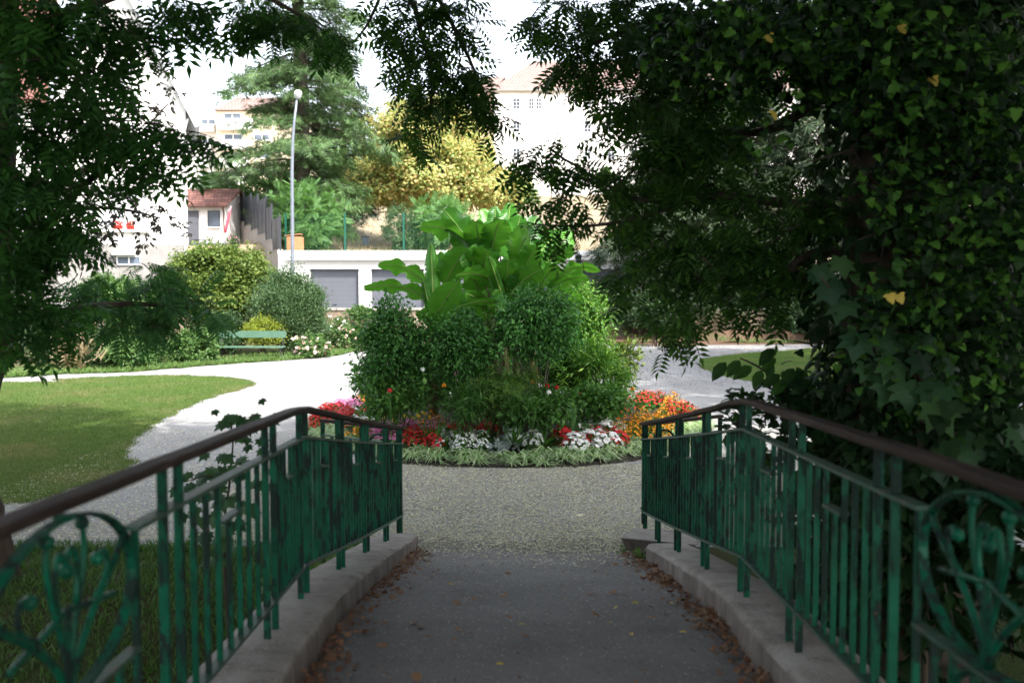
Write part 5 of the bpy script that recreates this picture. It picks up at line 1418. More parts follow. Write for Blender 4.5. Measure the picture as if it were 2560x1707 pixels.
# autumn chestnut
Y = 76; s = Y/FPX; c = W(1065, 430, Y); bz = hz(1065, Y)
tree("chestnut_tree", "broad chestnut tree with yellow and orange autumn leaves", (c[0], Y, bz), [(c[0], Y, bz-.2), (c[0]+.1, Y, bz+2), (c[0], Y, bz+5), (c[0]+.2, Y, bz+8)], .35,
  [(W(1070, 425, Y), (165*s, 150*s, 92*s), 380, 160, .58, .4), (W(1060, 345, Y), (120*s, 115*s, 95*s), 280, 160, .58, .4), (W(990, 450, Y-1), (105*s, 100*s, 62*s), 120, 110, .55, .4), (W(1200, 470, Y), (110*s, 90*s, 55*s), 90, 100, .55, .4)], T_MAPLE, M['chestnut'], .18, 22, .4)
# tall fir
def conifer(nm, lab, px, pyb, Y, r, ztop, m, nb, size, seed, low=.08, bz=None, droopb=.25, per=46, irregular=.35, upto=1.):
    r_ = np.random.default_rng(seed); x = Wx(px, Y); z0 = bz if bz is not None else hz(px, Y); H = ztop-z0
    t = thing(nm, lab, "tree", (x, Y, z0))
    bt = B(); bt.tube([(x, Y, z0-.2), (x+.1, Y, z0+H*.3), (x-.1, Y, z0+H*.6), (x, Y, ztop)], [H*.021, H*.017, H*.011, .03], 10)
    bt.build("trunk", M['bark_grey'], t, smooth=True)
    bb = B(); O, D, N, S = [], [], [], []
    for k in range(nb):
        u = low+(1-low)*(k+r_.random())/nb; z = z0+H*u; L = r*(1-u)**.55*(1-irregular+2*irregular*r_.random())*min(1, (u+.25)*2.2); a = r_.random()*6.283
        d = np.array((math.cos(a), math.sin(a), 0)); P = []
        for v in np.linspace(0, 1, 6): P.append(np.array((x, Y, z))+d*L*v+np.array((0, 0, -droopb*L*v**1.6+.12*L*v)))
        P = np.array(P); bb.tube(P, np.linspace(.012*L+.02, .01, 6), 5)
        m_ = int(per*L/r)+6
        v = .12+.88*r_.random(m_)**.75; i = v*5; i0 = np.minimum(i.astype(int), 4); q = P[i0]+(P[i0+1]-P[i0])*(i-i0)[:, None]
        side = np.cross(d, (0, 0, 1)); w_ = r_.normal(size=m_)*.24*L*np.sqrt(1.15-v)
        q = q+side*w_[:, None]+np.array((0, 0, 1))*(-.12*np.abs(w_)-.1*r_.random(m_)+r_.normal(size=m_)*.16)[:, None]
        O.append(q); D.append(norm(d*.8+side*np.sign(w_)[:, None]*.6+np.array((0, 0, -.35))+r_.normal(size=(m_, 3))*.5)); N.append(np.tile((0, 0, 1.), (m_, 1))+r_.normal(size=(m_, 3))*.3); S.append(size*(.6+.8*r_.random(m_)))
    bb.build("branch", M['bark_grey'], t)
    b = B(); b.leaves(T_NEEDLE, np.concatenate(O), np.concatenate(D), np.concatenate(N), np.concatenate(S)); b.build("crown", M[m], t)
conifer("fir_tree", "tall loose fir tree behind the street lamp, its top out of view", 755, 480, 68, 5.7, 36, 'conifer', 170, .8, 4, .04, per=170, irregular=.45, droopb=.35)
conifer("fir_tree", "smaller dark fir between the tall fir and the yellow chestnut", 862, 470, 82, 4.2, 21.5, 'conifer_dark', 90, .8, 9, .05, per=110)
bush("hedge_shrub", "light green flowering hedge shrub behind the dark panel fence", 675, 500, 76, 80, 62, 'shrub_mid', T_OVAL, .22, 190, 60)
bush("hedge_shrub", "pale shrub in front of the cream apartment block", 540, 468, 75, 44, 26, 'shrub_mid', T_OVAL, .25, 60, 50)
bush("feathery_shrub", "feathery light green young shrub behind the mesh fence, right of the lamp", 770, 545, 59, 62, 78, 'feather', T_SUMAC, .55, 80, 14, droop=-.1)
bush("feathery_shrub", "grey-green wispy shrub behind the mesh fence, left of the banana leaves", 1000, 570, 58.5, 42, 55, 'shrub_grey', T_LANCE, .22, 90, 50)
bush("feathery_shrub", "feathery shrub directly behind the tallest banana leaves", 1100, 560, 60, 75, 52, 'feather', T_SUMAC, .55, 80, 14)
bush("feathery_shrub", "pale feathery shrub at the chestnut tree's right foot", 1275, 480, 80, 66, 42, 'shrub_mid', T_OVAL, .25, 80, 40)
bush("thin_shrub", "thin grey shrub beneath the small dark fir", 860, 520, 70, 38, 40, 'shrub_grey', T_LANCE, .3, 40, 30)
bush("hill_shrub", "small dark shrub on the dry slope in front of the hill building, left one", 1514, 440, 118, 12, 14, 'shrub_mid', T_OVAL, .4, 20, 30)
bush("hill_shrub", "small dark shrub on the dry slope in front of the hill building, right one", 1378, 438, 118, 14, 12, 'shrub_mid', T_OVAL, .4, 20, 30)
# dry slope tufts (one mass)
n = 16000; p = np.column_stack([-16+46*rng.random(n), 58+60*rng.random(n)**1.5]); zz = terrain(p[:, 0], p[:, 1])
b = B(); blades(np.column_stack([p, zz]), .34, b, lean=.6); kind(b.build("meadow_grass", M['dry'], None), 'stuff')
n = 7000; p = np.column_stack([-14+12*rng.random(n), 58+9*rng.random(n)]); b = B(); blades(np.column_stack([p, terrain(p[:, 0], p[:, 1])]), .4, b, lean=.7); kind(b.build("meadow_weeds", M['weed'], None), 'stuff')
# shaded trees on the right bank
bz = 1.2
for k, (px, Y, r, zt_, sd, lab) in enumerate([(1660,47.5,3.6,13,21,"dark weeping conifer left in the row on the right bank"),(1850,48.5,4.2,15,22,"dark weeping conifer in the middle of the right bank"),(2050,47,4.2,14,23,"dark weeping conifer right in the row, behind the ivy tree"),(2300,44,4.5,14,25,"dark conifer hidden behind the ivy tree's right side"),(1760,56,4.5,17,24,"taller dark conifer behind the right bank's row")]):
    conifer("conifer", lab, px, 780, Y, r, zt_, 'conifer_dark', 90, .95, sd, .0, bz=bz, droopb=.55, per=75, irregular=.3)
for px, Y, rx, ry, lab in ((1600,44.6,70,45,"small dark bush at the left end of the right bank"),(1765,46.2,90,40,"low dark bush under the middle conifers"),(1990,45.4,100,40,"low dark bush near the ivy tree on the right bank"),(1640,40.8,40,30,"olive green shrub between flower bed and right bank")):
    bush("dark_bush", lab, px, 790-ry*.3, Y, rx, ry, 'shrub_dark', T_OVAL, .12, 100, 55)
# ------------------------------------------------------------------ foreground foliage helpers
DENS = [1.]
def sprigs(bl, bt, blob, leaf, size, anchor=None, lps=16, hang=.18, tw=.006, splay=.75):
    """leafy twigs filling an ellipsoidal part of a crown: blob = (px, py, rx, ry, Y, dY, number of twigs)"""
    px, py, rx, ry, Y, dY, n = blob; n = max(3, int(n*DENS[0]*(.62 if 200 < px < 520 and Y < 7.3 else 1))); rx *= .9; ry *= .9
    C = W(px, py, Y); s = Y/FPX; rad = np.array((rx*s, dY, ry*s))
    v = norm(rng.normal(size=(n, 3)))*(rng.random(n)**.4)[:, None]
    E = C+v*rad
    A0 = C+np.array((0, 0, .35*rad[2])) if anchor is None else anchor
    out = norm(E-A0)
    L = (.35+.5*rng.random(n))*min(.6, max(.2, .55*np.min(rad[[0, 2]])+.12))
    for k in range(n):
        d = norm(out[k]+rng.normal(size=3)*.45+np.array((0, 0, -.15)))
        st = E[k]-d*L[k]*.6
        u = np.linspace(0, 1, 5)[:, None]
        P = st+d*L[k]*u+np.array((0, 0, -hang*L[k]))*u**2
        if bt is not None: bt.tube(P, np.linspace(tw, tw*.4, 5), 4, cap=False)
        m = max(3, int(lps*L[k]/.5)); t = np.sort(.1+.9*rng.random(m)); i = t*4; i0 = np.minimum(i.astype(int), 3)
        q = P[i0]+(P[i0+1]-P[i0])*(i-i0)[:, None]
        T = norm(P[1:]-P[:-1])[i0]
        sd = norm(np.cross(T, (0, 0, 1.)+rng.normal(size=(m, 3))*.25))*np.where(np.arange(m) % 2, 1, -1)[:, None]
        D = norm(T*.7+sd*splay+np.array((0, 0, -.16))+rng.normal(size=(m, 3))*.25)
        N = np.tile((0, 0, 1.), (m, 1))+rng.normal(size=(m, 3))*.35
        bl.leaves(leaf, q, D, N, size*(.7+.6*rng.random(m)))
def limb(bt, pts, r0, r1, n=8, wig=.02):
    P = np.array(pts, float); 
    k = len(P); t = np.linspace(0, k-1, k*4); i0 = np.minimum(t.astype(int), k-2)
    Q = []
    for a in t:
        i = int(min(a, k-2)); f = a-i
        p0, p1, p2, p3 = P[max(i-1, 0)], P[i], P[i+1], P[min(i+2, k-1)]
        Q.append(.5*(2*p1+(p2-p0)*f+(2*p0-5*p1+4*p2-p3)*f*f+(3*p1-p0-3*p2+p3)*f**3))
    Q = np.array(Q)+rng.normal(size=(len(Q), 3))*wig*r0*3
    bt.tube(Q, np.linspace(r0, r1, len(Q)), n)

# ------------------------------------------------------------------ ash tree, right: trunk, limbs, overhead crown, hanging branches
tx, ty = Wx(2270, 6.9), 6.9
tz = float(terrain(tx, ty))
ash = thing("ash_tree", "big dark ash tree beside the right railing with branches hanging over the path", "tree", (tx, ty, tz))
bt = B()
limb(bt, [(tx+.1, ty, tz-.2), (tx+.02, ty, 1.0), (tx-.05, ty, 3), (tx+.05, ty+.05, 5.2), (tx-.1, ty+.1, 8), (tx-.2, ty, 11)], .5, .22, 14)
for q in ((-2.5, 9, 9.5), (7.5, 10, 10), (6, 2, 11), (0, 3, 11.5), (-1.5, 6.5, 10.5), (4, 13, 9.8)): limb(bt, [(tx-.05, ty, 5.5), ((tx+q[0])/2, (ty+q[1])/2, 8.4), q], .17, .05)
bt.build("trunk", M['bark'], ash, smooth=True)
def canopy(b, C, rad, n, size, m=0, leaf=T_SUMAC):
    v = norm(rng.normal(size=(n, 3)))*(rng.random(n)**.45)[:, None]
    P = np.asarray(C)+v*np.asarray(rad); 
    b.leaves(leaf, P, rdir(n, -.2), np.tile((0, 0, 1.), (n, 1))+rng.normal(size=(n, 3))*.4, size*(.7+.6*rng.random(n)))
b = B(); canopy(b, (3.6, 4.5, 10.2), (8.5, 7.4, 3.2), 8600, .62)
b.build("crown", M['canopy'], ash)
# hanging branch in the middle of the view
DENS[0] = .62
bl, bt = B(), B()
top = np.array((.2, 7.6, 8.0))
limb(bt, [top, W(1010, -160, 8.6), W(1040, 30, 8.8), W(1080, 190, 8.9), W(1070, 300, 9.0)], .04, .008)
limb(bt, [W(1010, -160, 8.6), W(1130, 60, 8.7), W(1190, 190, 8.7), W(1215, 300, 8.7)], .025, .006)
limb(bt, [W(1010, -160, 8.6), W(930, 40, 8.9), W(880, 110, 9.0)], .02, .005)
for bb in [(1000,20,95,45,8.8,.5,26),(1100,20,110,55,8.7,.5,34),(1075,110,70,70,8.8,.5,34),(1030,190,62,55,8.9,.45,30),(1130,190,75,60,8.8,.5,34),(1190,215,48,55,8.7,.4,22),(1060,265,55,40,8.9,.4,22),(1040,330,34,48,9.0,.3,13),
           (1165,260,50,45,8.7,.4,16),(1222,300,28,40,8.7,.3,9),(985,80,34,45,8.9,.35,12),(1190,60,28,36,8.6,.3,8)]:
    sprigs(bl, bt, bb, T_ASH, .2, None, 10)
bt.build("branch", M['twig'], ash); bl.build("hanging_foliage", M['ash'], ash)
# upper right mass
bl, bt = B(), B()
for e_ in ([(tx-.1, ty, 6.0), W(1900, -30, 8.0), W(1620, 60, 8.6), W(1420, 130, 9.0)], [(tx-.1, ty, 5.4), W(1950, 150, 7.8), W(1700, 260, 8.4)], [(tx-.1, ty, 4.6), W(1980, 300, 7.6), W(1780, 330, 8.0)]):
    limb(bt, e_, .07, .012)
for bb in [(1400,30,90,60,9.2,.7,30),(1500,20,110,60,9.0,.8,44),(1620,30,110,70,8.8,.8,50),(1450,120,80,60,9.2,.7,32),(1420,170,45,55,9.2,.5,18),(1540,130,100,70,8.9,.8,48),(1480,215,50,35,9.0,.5,14),(1650,150,100,80,8.6,.8,50),
           (1590,230,80,50,8.7,.6,26),(1700,260,80,55,8.4,.6,30),(1350,60,40,40,9.3,.4,10),(1760,120,100,90,8.4,.8,44),(1850,220,110,80,8.2,.8,44),(1790,330,90,60,8.0,.7,30),(1900,60,110,80,8.4,.9,40)]:
    sprigs(bl, bt, bb, T_ASH, .21, None, 9)
bl2 = B()
for bb in [(1610,270,80,30,7.8,.4,14),(1660,300,60,28,7.6,.4,11),(1560,255,40,20,8.0,.3,7),(1720,340,60,40,7.6,.5,14)]:
    sprigs(bl2, bt, bb, T_ASH, .3, None, 8)
bt.build("branch", M['twig'], ash); bl.build("hanging_foliage", M['ash'], ash); bl2.build("hanging_foliage", M['ash'], ash)
# low side limbs reaching over the path
DENS[0] = .42
bl, bt = B(), B()
lp = [(tx-.2, ty, Wz(650, 6.9)), W(2080, 630, 7.0), W(2010, 645, 7.2), W(1930, 705, 7.3), W(1830, 700, 7.4), W(1700, 720, 7.6)]
limb(bt, lp, .05, .012)
limb(bt, [W(2010, 645, 7.2), W(1960, 690, 7.25), W(1905, 750, 7.3)], .022, .01)
limb(bt, [(tx-.2, ty, Wz(560, 6.9)), W(2050, 520, 7.1), W(1850, 495, 7.3), W(1750, 492, 7.5), W(1600, 500, 7.6), W(1480, 440, 7.7), W(1370, 370, 7.8)], .045, .008)
limb(bt, [W(1750, 492, 7.5), W(1650, 530, 7.5), W(1520, 560, 7.6), W(1420, 565, 7.6), W(1330, 560, 7.7)], .018, .006)
limb(bt, [W(1700, 720, 7.6), W(1650, 780, 7.6), W(1640, 850, 7.6)], .012, .005)
limb(bt, [W(1905, 750, 7.3), W(1890, 785, 7.3), W(1930, 790, 7.2)], .01, .005)
limb(bt, [(tx-.3, ty, Wz(820, 6.9)), W(2080, 838, 6.8), W(2030, 858, 6.8), W(1985, 850, 6.8)], .012, .004)
for bb in [(1340,385,60,26,7.8,.35,14),(1400,345,60,22,7.8,.3,7),(1350,430,60,30,7.7,.35,14),(1430,420,60,35,7.7,.35,10),(1450,375,45,18,7.7,.3,5),(1345,555,45,16,7.7,.3,8),(1420,500,75,40,7.6,.4,18),(1500,470,80,50,7.6,.45,26),(1540,560,90,30,7.6,.45,12),(1420,585,45,18,7.6,.3,6),
           (1600,430,80,60,7.6,.5,36),(1620,530,90,50,7.5,.5,34),(1680,360,70,60,7.7,.5,30),(1700,450,80,60,7.5,.5,36),(1610,610,70,40,7.6,.45,16),(1690,590,90,60,7.5,.5,42),(1790,560,100,70,7.4,.6,46),(1800,430,90,60,7.5,.6,34),(1890,480,100,70,7.3,.6,40),
           (1650,690,70,40,7.6,.45,18),(1740,680,100,60,7.4,.5,44),(1850,640,100,60,7.3,.5,44),(1960,580,90,80,7.1,.5,40),(1600,760,60,40,7.6,.4,13),(1690,780,70,35,7.5,.4,16),(1790,760,90,40,7.4,.45,24),(1900,730,90,50,7.3,.45,28),(1640,855,55,22,7.6,.3,8),
           (1570,690,40,26,7.7,.35,6),(2000,700,80,60,7.0,.4,26),(2040,480,90,90,7.0,.5,36)]:
    sprigs(bl, bt, bb, T_ASH, .2, None, 8)
bt.build("branch", M['twig'], ash, smooth=True); bl.build("hanging_foliage", M['ash'], ash)

# ------------------------------------------------------------------ ivy over the trunk
ivy = thing("ivy", "thick ivy with fresh green leaves climbing all over the right tree's trunk", "climbing plant", (tx, ty-.5, tz))
def ivyfill(b, blobs, size, leaf=T_IVY):
    for px, py, rx, ry, Y, dY, n in blobs:
        n = int(n*1.25)
        C = W(px, py, Y); s = Y/FPX
        ncl = max(3, n//14); c = C+norm(rng.normal(size=(ncl, 3)))*(rng.random(ncl)**.5)[:, None]*np.array((rx*s, dY, ry*s))
        i = rng.integers(0, ncl, n); p = c[i]+rng.normal(size=(n, 3))*np.array((.13, .12, .1))
        D = norm(np.array((0, -.35, -.55))+rng.normal(size=(n, 3))*.55); N = norm(np.array((-.12, -.7, .8))+rng.normal(size=(n, 3))*.55)
        b.leaves(leaf, p, D, N, size*(.4+.95*rng.random(n)))
b = B()
a = rng.random(5200)*6.283; zz = -.6+8.2*rng.random(5200); rad_ = .5+.16*rng.random(5200)+.1*np.sin(zz*3+a*2)
P = np.column_stack([tx+rad_*np.cos(a), ty+rad_*np.sin(a), zz]); O = np.column_stack([np.cos(a), np.sin(a), 0*a])
b.leaves(T_IVY, P, norm(O*.3+np.array((0, 0, -.8))+rng.normal(size=P.shape)*.4), norm(O+np.array((0, 0, .5))+rng.normal(size=P.shape)*.35), .1*(.6+.7*rng.random(len(P))))
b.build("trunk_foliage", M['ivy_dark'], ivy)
b = B()
ivyfill(b, [(1760,60,110,60,6.6,.4,240),(1900,110,130,60,6.3,.4,330),(2050,120,130,60,6.0,.4,330),(2180,60,120,70,5.9,.4,260),(1700,130,60,50,6.8,.3,110),(1830,170,90,40,6.5,.3,170),(2260,170,120,70,5.8,.4,260),(2400,100,120,80,5.8,.4,220),(1950,20,140,40,6.4,.4,200),
            (2290,260,90,60,5.8,.3,150),(2430,300,110,80,5.8,.4,200),(2500,400,80,90,5.7,.4,180),(2400,420,80,80,5.8,.3,140),(2180,230,70,60,5.9,.3,90),(1960,330,60,50,6.3,.3,36),(2250,470,80,50,5.9,.3,100),(2350,540,90,60,5.8,.3,150),(2480,560,80,80,5.7,.3,160),
            (2240,540,60,40,5.9,.2,50),(2420,660,90,60,5.7,.3,150),(2300,690,70,60,5.8,.3,80),(2500,760,80,70,5.6,.3,150),(2360,800,80,60,5.7,.3,110),(2250,780,70,50,5.8,.3,70),(2470,880,90,60,5.6,.3,150),(2300,980,80,60,5.8,.3,100),(2190,900,60,60,5.9,.3,60),(2430,1010,90,60,5.6,.3,110),(2200,760,60,50,5.9,.3,60),(2520,650,50,90,5.6,.3,90),(2520,250,60,80,5.7,.3,90),(2100,220,80,50,6.1,.3,90)], .064)
b.build("foliage", M['ivy'], ivy)
b = B()
ivyfill(b, [(1900,100,160,100,7.2,.5,420),(2100,150,160,120,6.9,.5,480),(2350,200,180,160,6.6,.5,620),(2480,450,120,200,6.6,.5,560),(2450,800,140,220,6.6,.5,680),(2250,850,140,160,6.9,.5,420),(2300,1080,200,130,6.6,.6,560),(2100,1050,130,100,7.0,.5,300),(2500,1200,140,200,5.5,.6,420),(2250,1300,220,150,5.8,.6,420),(1700,80,90,80,7.4,.5,200),(2300,-60,300,100,6.5,.8,500)], .1)
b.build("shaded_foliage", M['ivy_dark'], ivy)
b = B()
for k in range(26):
    px = 2150+260*rng.random(); py = 200+800*rng.random(); b.tube([W(px, py, 6.5), W(px+rng.normal()*40, py-70, 6.2), W(px+rng.normal()*90, py-40, 5.9)], [.012, .009, .004], 5)
b.build("vine_stem", M['twig'], ivy)
for px, py, Y in ((1920,84,6.4),(2252,60,6.0),(2222,732,5.8),(2245,732,5.8),(2330,190,5.9),(1932,276,6.3)): b = B(); b.leaves(T_IVY, [W(px, py, Y-.35)], [(.2,-.3,-.7)], [(rng.normal()*.4,-1.,.3)], .07); b.build("yellow_leaf", M['litter_yellow'], ivy)

DENS[0] = 1.
# maple sapling under the ivy tree, its big leaves over the bank
base = (Wx(2350, 6.2), 6.2, float(terrain(2.7, 6.2)))
t = thing("maple_sapling", "young maple with big lobed blue-green leaves below the ivy", "sapling", base)
b, bt = B(), B()
limb(bt, [base, W(2300, 1050, 6.1), W(2260, 850, 6.0), W(2150, 800, 6.0), W(2050, 690, 6.1)], .022, .006)
limb(bt, [W(2260, 850, 6.0), W(2310, 960, 5.7), W(2330, 1010, 5.6)], .01, .005); limb(bt, [W(2300, 1050, 6.1), W(2380, 1080, 5.6), W(2440, 1100, 5.5)], .012, .005)
for px, py, Y, sz in ((2120,745,6.0,.2),(2180,780,6.0,.2),(2070,700,6.1,.19),(2150,830,5.9,.2),(2210,890,5.8,.22),(2290,880,5.8,.22),(2265,950,5.7,.2),(2360,950,5.6,.23),(2325,1000,5.5,.23),(2240,830,5.9,.2),(2160,900,5.9,.19),(2370,890,5.7,.2),(2400,1110,5.4,.21),(2490,1120,5.4,.22),(2440,1080,5.5,.2),(2200,720,6.0,.18),(2050,660,6.2,.16),(2100,640,6.2,.16),(2310,830,5.8,.2),(2230,950,5.8,.19),(2340,1130,5.5,.2),(2540,1060,5.3,.2),(2030,675,6.2,.13)):
    b.leaves(T_MAPLE, [W(px, py, Y)], norm(np.array([(rng.normal()*.4, -.4, -.7)])), [(rng.normal()*.3, -.6, .9)], sz)
b.build("foliage", M['maple'], t); bt.build("stem", M['bark'], t, smooth=True)

# hazel shrub by the right railing's knee
base = (Wx(2020, 7.4), 7.4, float(terrain(2.2, 7.4)))
t = thing("hazel_shrub", "dark round-leaved shrub pushing through the right railing's knee", "shrub", base)
b, bt = B(), B()
for bb in [(1900,1010,110,45,7.4,.5,30),(2010,1020,110,70,7.3,.5,44),(1850,1080,60,50,7.6,.4,18),(1960,1110,130,70,7.3,.6,46),(2090,1120,110,80,7.0,.5,40),(2000,960,90,35,7.3,.4,20),(1950,1230,150,90,7.2,.6,40),(2120,1260,130,120,6.9,.6,40),(1790,1180,60,60,7.8,.4,12)]:
    sprigs(b, bt, bb, T_OVAL, .1, np.array(base)+(0, 0, 1.2), 16, .2)
limb(bt, [np.array(base), W(2010, 1080, 7.3), W(1960, 970, 7.2), W(1900, 920, 7.1), W(1850, 895, 7.1)], .02, .005)
for px, py, sz in ((1815,905,.16),(1850,900,.15),(1880,915,.16),(1905,925,.14),(1935,870,.16),(1940,895,.13),(1950,935,.15),(1930,905,.12),(1985,920,.15),(2010,925,.13),(1965,950,.15),(2025,955,.14)):
    b.leaves(T_OVAL, [W(px, py, 7.1)], norm(np.array([(-.5+rng.normal()*.3, -.2, -.5)])), [(.1, -.7, .7)], sz*1.1)
b.build("foliage", M['hazel'], t); bt.build("stem", M['twig'], t)
# dark bank thicket behind the right railing
base = (3.6, 8.6, float(terrain(3.6, 8.6)))
t = thing("thicket", "dense dark thicket filling the stream bank right of the ivy tree", "shrub", base)
b, bt = B(), B()
for bb in [(2300,1250,260,260,7.2,.7,90),(2500,1000,160,250,7.6,.8,90),(2350,1450,250,200,5.6,.7,60),(2560,1350,150,250,5.2,.7,60),(2080,1350,150,150,6.6,.6,50),(2560,700,120,300,8.2,.8,90),(2300,600,250,200,9.0,.8,90),(2350,900,220,160,9.0,.8,90),(2500,250,160,250,9.0,1.,90)]:
    sprigs(b, bt, bb, T_OVAL, .13, None, 18, .2)
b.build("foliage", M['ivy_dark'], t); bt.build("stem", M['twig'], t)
# maple sapling through the left railing
base = (Wx(560, 7.3), 7.3, float(terrain(-2., 7.3)))
t = thing("maple_sapling", "thin maple sapling with small lobed leaves behind the left railing", "sapling", base)
b, bt = B(), B()
limb(bt, [base, W(560, 1350, 7.2), W(575, 1200, 7.1), W(582, 1100, 7.1), W(575, 1050, 7.1)], .012, .004)
limb(bt, [W(575, 1200, 7.1), W(520, 1190, 7.0), W(460, 1205, 6.9)], .006, .003); limb(bt, [W(582, 1100, 7.1), W(620, 1050, 7.1), W(650, 1035, 7.1)], .006, .003)
for px, py, sz in ((560,1055,.13),(595,1040,.12),(625,1050,.14),(645,1035,.13),(575,1035,.1),(660,1045,.1),(640,1095,.13),(655,1120,.12),(460,1215,.15),(500,1190,.14),(530,1175,.15),(570,1165,.14),(480,1235,.14),(545,1205,.15),(600,1180,.13),(560,1140,.13),(610,1140,.12),(520,1230,.15),(560,1250,.16),(590,1230,.15),(540,1280,.16),(580,1300,.16),(500,1290,.14),(620,1270,.14),(560,1340,.16),(520,1330,.15),(600,1360,.15),(650,1200,.12),(670,1170,.12),(540,1390,.15)):
    for j in range(3): b.leaves(T_MAPLE, [W(px+rng.normal()*(6+14*j), py+rng.normal()*10*j, 7.1+rng.normal()*.12)], norm(np.array([(rng.normal()*.6, -.5, -.5)])), [(rng.normal()*.3, -.35, 1.)], sz*(.8-.1*j))
b.build("foliage", M['maple'], t); bt.build("stem", M['twig'], t)

# ------------------------------------------------------------------ left tree with feathery dark leaves
lx, ly = Wx(0, 8.8), 8.8
lz = float(terrain(lx, ly))
lt = thing("feathery_tree", "dark leaning tree with feathery leaves at the left edge", "tree", (lx, ly, lz))
bt = B()
limb(bt, [(lx+.02, ly, lz-.2), W(0, 1400, 8.8), W(-38, 1250, 8.8), W(-58, 1080, 8.8), W(-36, 960, 8.7), W(-6, 860, 8.4), W(-10, 700, 8.2), W(5, 400, 8.0), W(5, 100, 7.8), W(40, -300, 7.4)], .14, .1, 12)
limb(bt, [W(20, 700, 8.2), W(120, 560, 8.0), W(260, 420, 7.8), W(400, 350, 7.6)], .05, .012)
limb(bt, [W(30, 820, 8.4), W(150, 780, 9.0), W(320, 760, 9.6), W(470, 770, 10)], .05, .012)
limb(bt, [W(25, 100, 7.8), W(200, 20, 7.4), W(420, -40, 7.2), W(650, -10, 7.4), W(800, 70, 7.6)], .05, .01)
limb(bt, [W(40, -300, 7.4), (-4.6, 6.5, 8.4), (-5.2, 5, 10)], .11, .05)
bl = B(); DENS[0] = .52
for bb in [(60,60,130,110,7.0,.8,60),(200,50,130,80,6.8,.7,54),(340,30,110,55,6.8,.6,36),(440,45,80,35,6.9,.5,20),(120,200,120,110,7.0,.8,54),(250,180,90,80,6.8,.6,34),(60,380,120,130,7.2,.8,60),(180,330,110,90,7.0,.6,44),(290,300,80,70,6.9,.6,28),(370,330,90,50,6.9,.5,26),(450,330,70,36,6.9,.4,16),(500,355,45,22,6.9,.3,8),
           (330,400,80,40,6.9,.5,18),(400,420,50,30,6.9,.3,9),(60,560,110,110,7.0,.7,54),(160,480,80,70,7.0,.5,26),(180,590,60,40,7.0,.4,12),(50,700,80,90,7.0,.6,42),(60,820,100,60,7.0,.6,40),(120,770,50,50,7.0,.4,14),(0,500,60,300,6.6,.5,60),(390,80,60,50,6.9,.4,12),(530,40,60,30,7.0,.4,12),(600,55,40,22,7.0,.3,6),(310,110,90,50,6.8,.5,24)]:
    sprigs(bl, bt, bb, T_ASH, .24, None, 8, .14, .006)
bl2 = B()
for bb in [(300,760,100,50,10,.6,34),(400,735,90,50,10,.6,30),(470,760,60,40,10,.5,18),(250,690,60,36,10,.4,12),(370,680,70,36,10,.4,18),(330,815,80,34,10,.5,14),(210,750,60,50,10,.4,16),(430,810,60,26,10,.4,8),(520,770,30,20,10,.3,4)]:
    sprigs(bl2, bt, bb, T_SUMAC, .3, None, 8, .1, .007)
for bb in [(690,35,70,30,7.4,.4,15),(770,60,75,30,7.5,.4,18),(840,80,36,24,7.6,.3,7),(720,85,46,22,7.5,.3,7),(620,10,60,22,7.3,.3,9)]:
    sprigs(bl, bt, bb, T_SUMAC, .24, None, 8, .35, .006)
bl.build("foliage", M['dark_pinnate'], lt); bl2.build("drooping_foliage", M['low_pinnate'], lt); DENS[0] = 1.
bt.build("trunk", M['bark'], lt, smooth=True)
b = B(); canopy(b, (-5.5, 5.6, 10.6), (6.8, 8.5, 3.0), 5200, .62); canopy(b, (-8, 9, 9), (4.5, 6, 2.5), 1800, .6); b.build("crown", M['canopy'], lt)
# purple-leaved twiggy tree behind it
Y = 17.; base = (Wx(-60, Y), Y, 0)
pt = thing("purple_plum_tree", "thin twiggy tree with small dark purple leaves before the white house", "tree", base)
bt, bl = B(), B()
limb(bt, [base, W(-40, 760, Y), W(30, 640, Y), W(150, 540, Y), W(280, 520, Y), W(400, 545, Y)], .1, .012)
limb(bt, [W(30, 640, Y), W(160, 460, Y), W(300, 380, Y), W(420, 260, Y)], .06, .01); limb(bt, [W(-20, 700, Y), W(120, 650, Y), W(230, 640, Y)], .04, .008)
for bb in [(230,470,70,60,Y,.6,30),(300,500,80,60,Y,.6,36),(380,540,60,40,Y,.5,18),(440,555,36,22,Y,.3,7),(250,580,80,50,Y,.6,28),(180,560,70,70,Y,.6,30),(350,600,40,30,Y,.4,9),(200,650,60,40,Y,.5,16),(330,400,60,50,Y,.5,22),(400,300,50,50,Y,.4,15),(430,230,36,40,Y,.3,9),(420,180,26,36,Y,.3,6),(290,330,60,50,Y,.5,20),(120,480,60,70,Y,.6,24),(470,590,22,20,Y,.2,3),(340,250,60,60,Y,.4,18),(120,630,70,60,Y,.5,24)]:
    sprigs(bl, bt, bb, T_OVAL, .09, None, 22, .25, .006)
bt.build("trunk", M['twig'], pt); bl.build("foliage", M['purple'], pt)

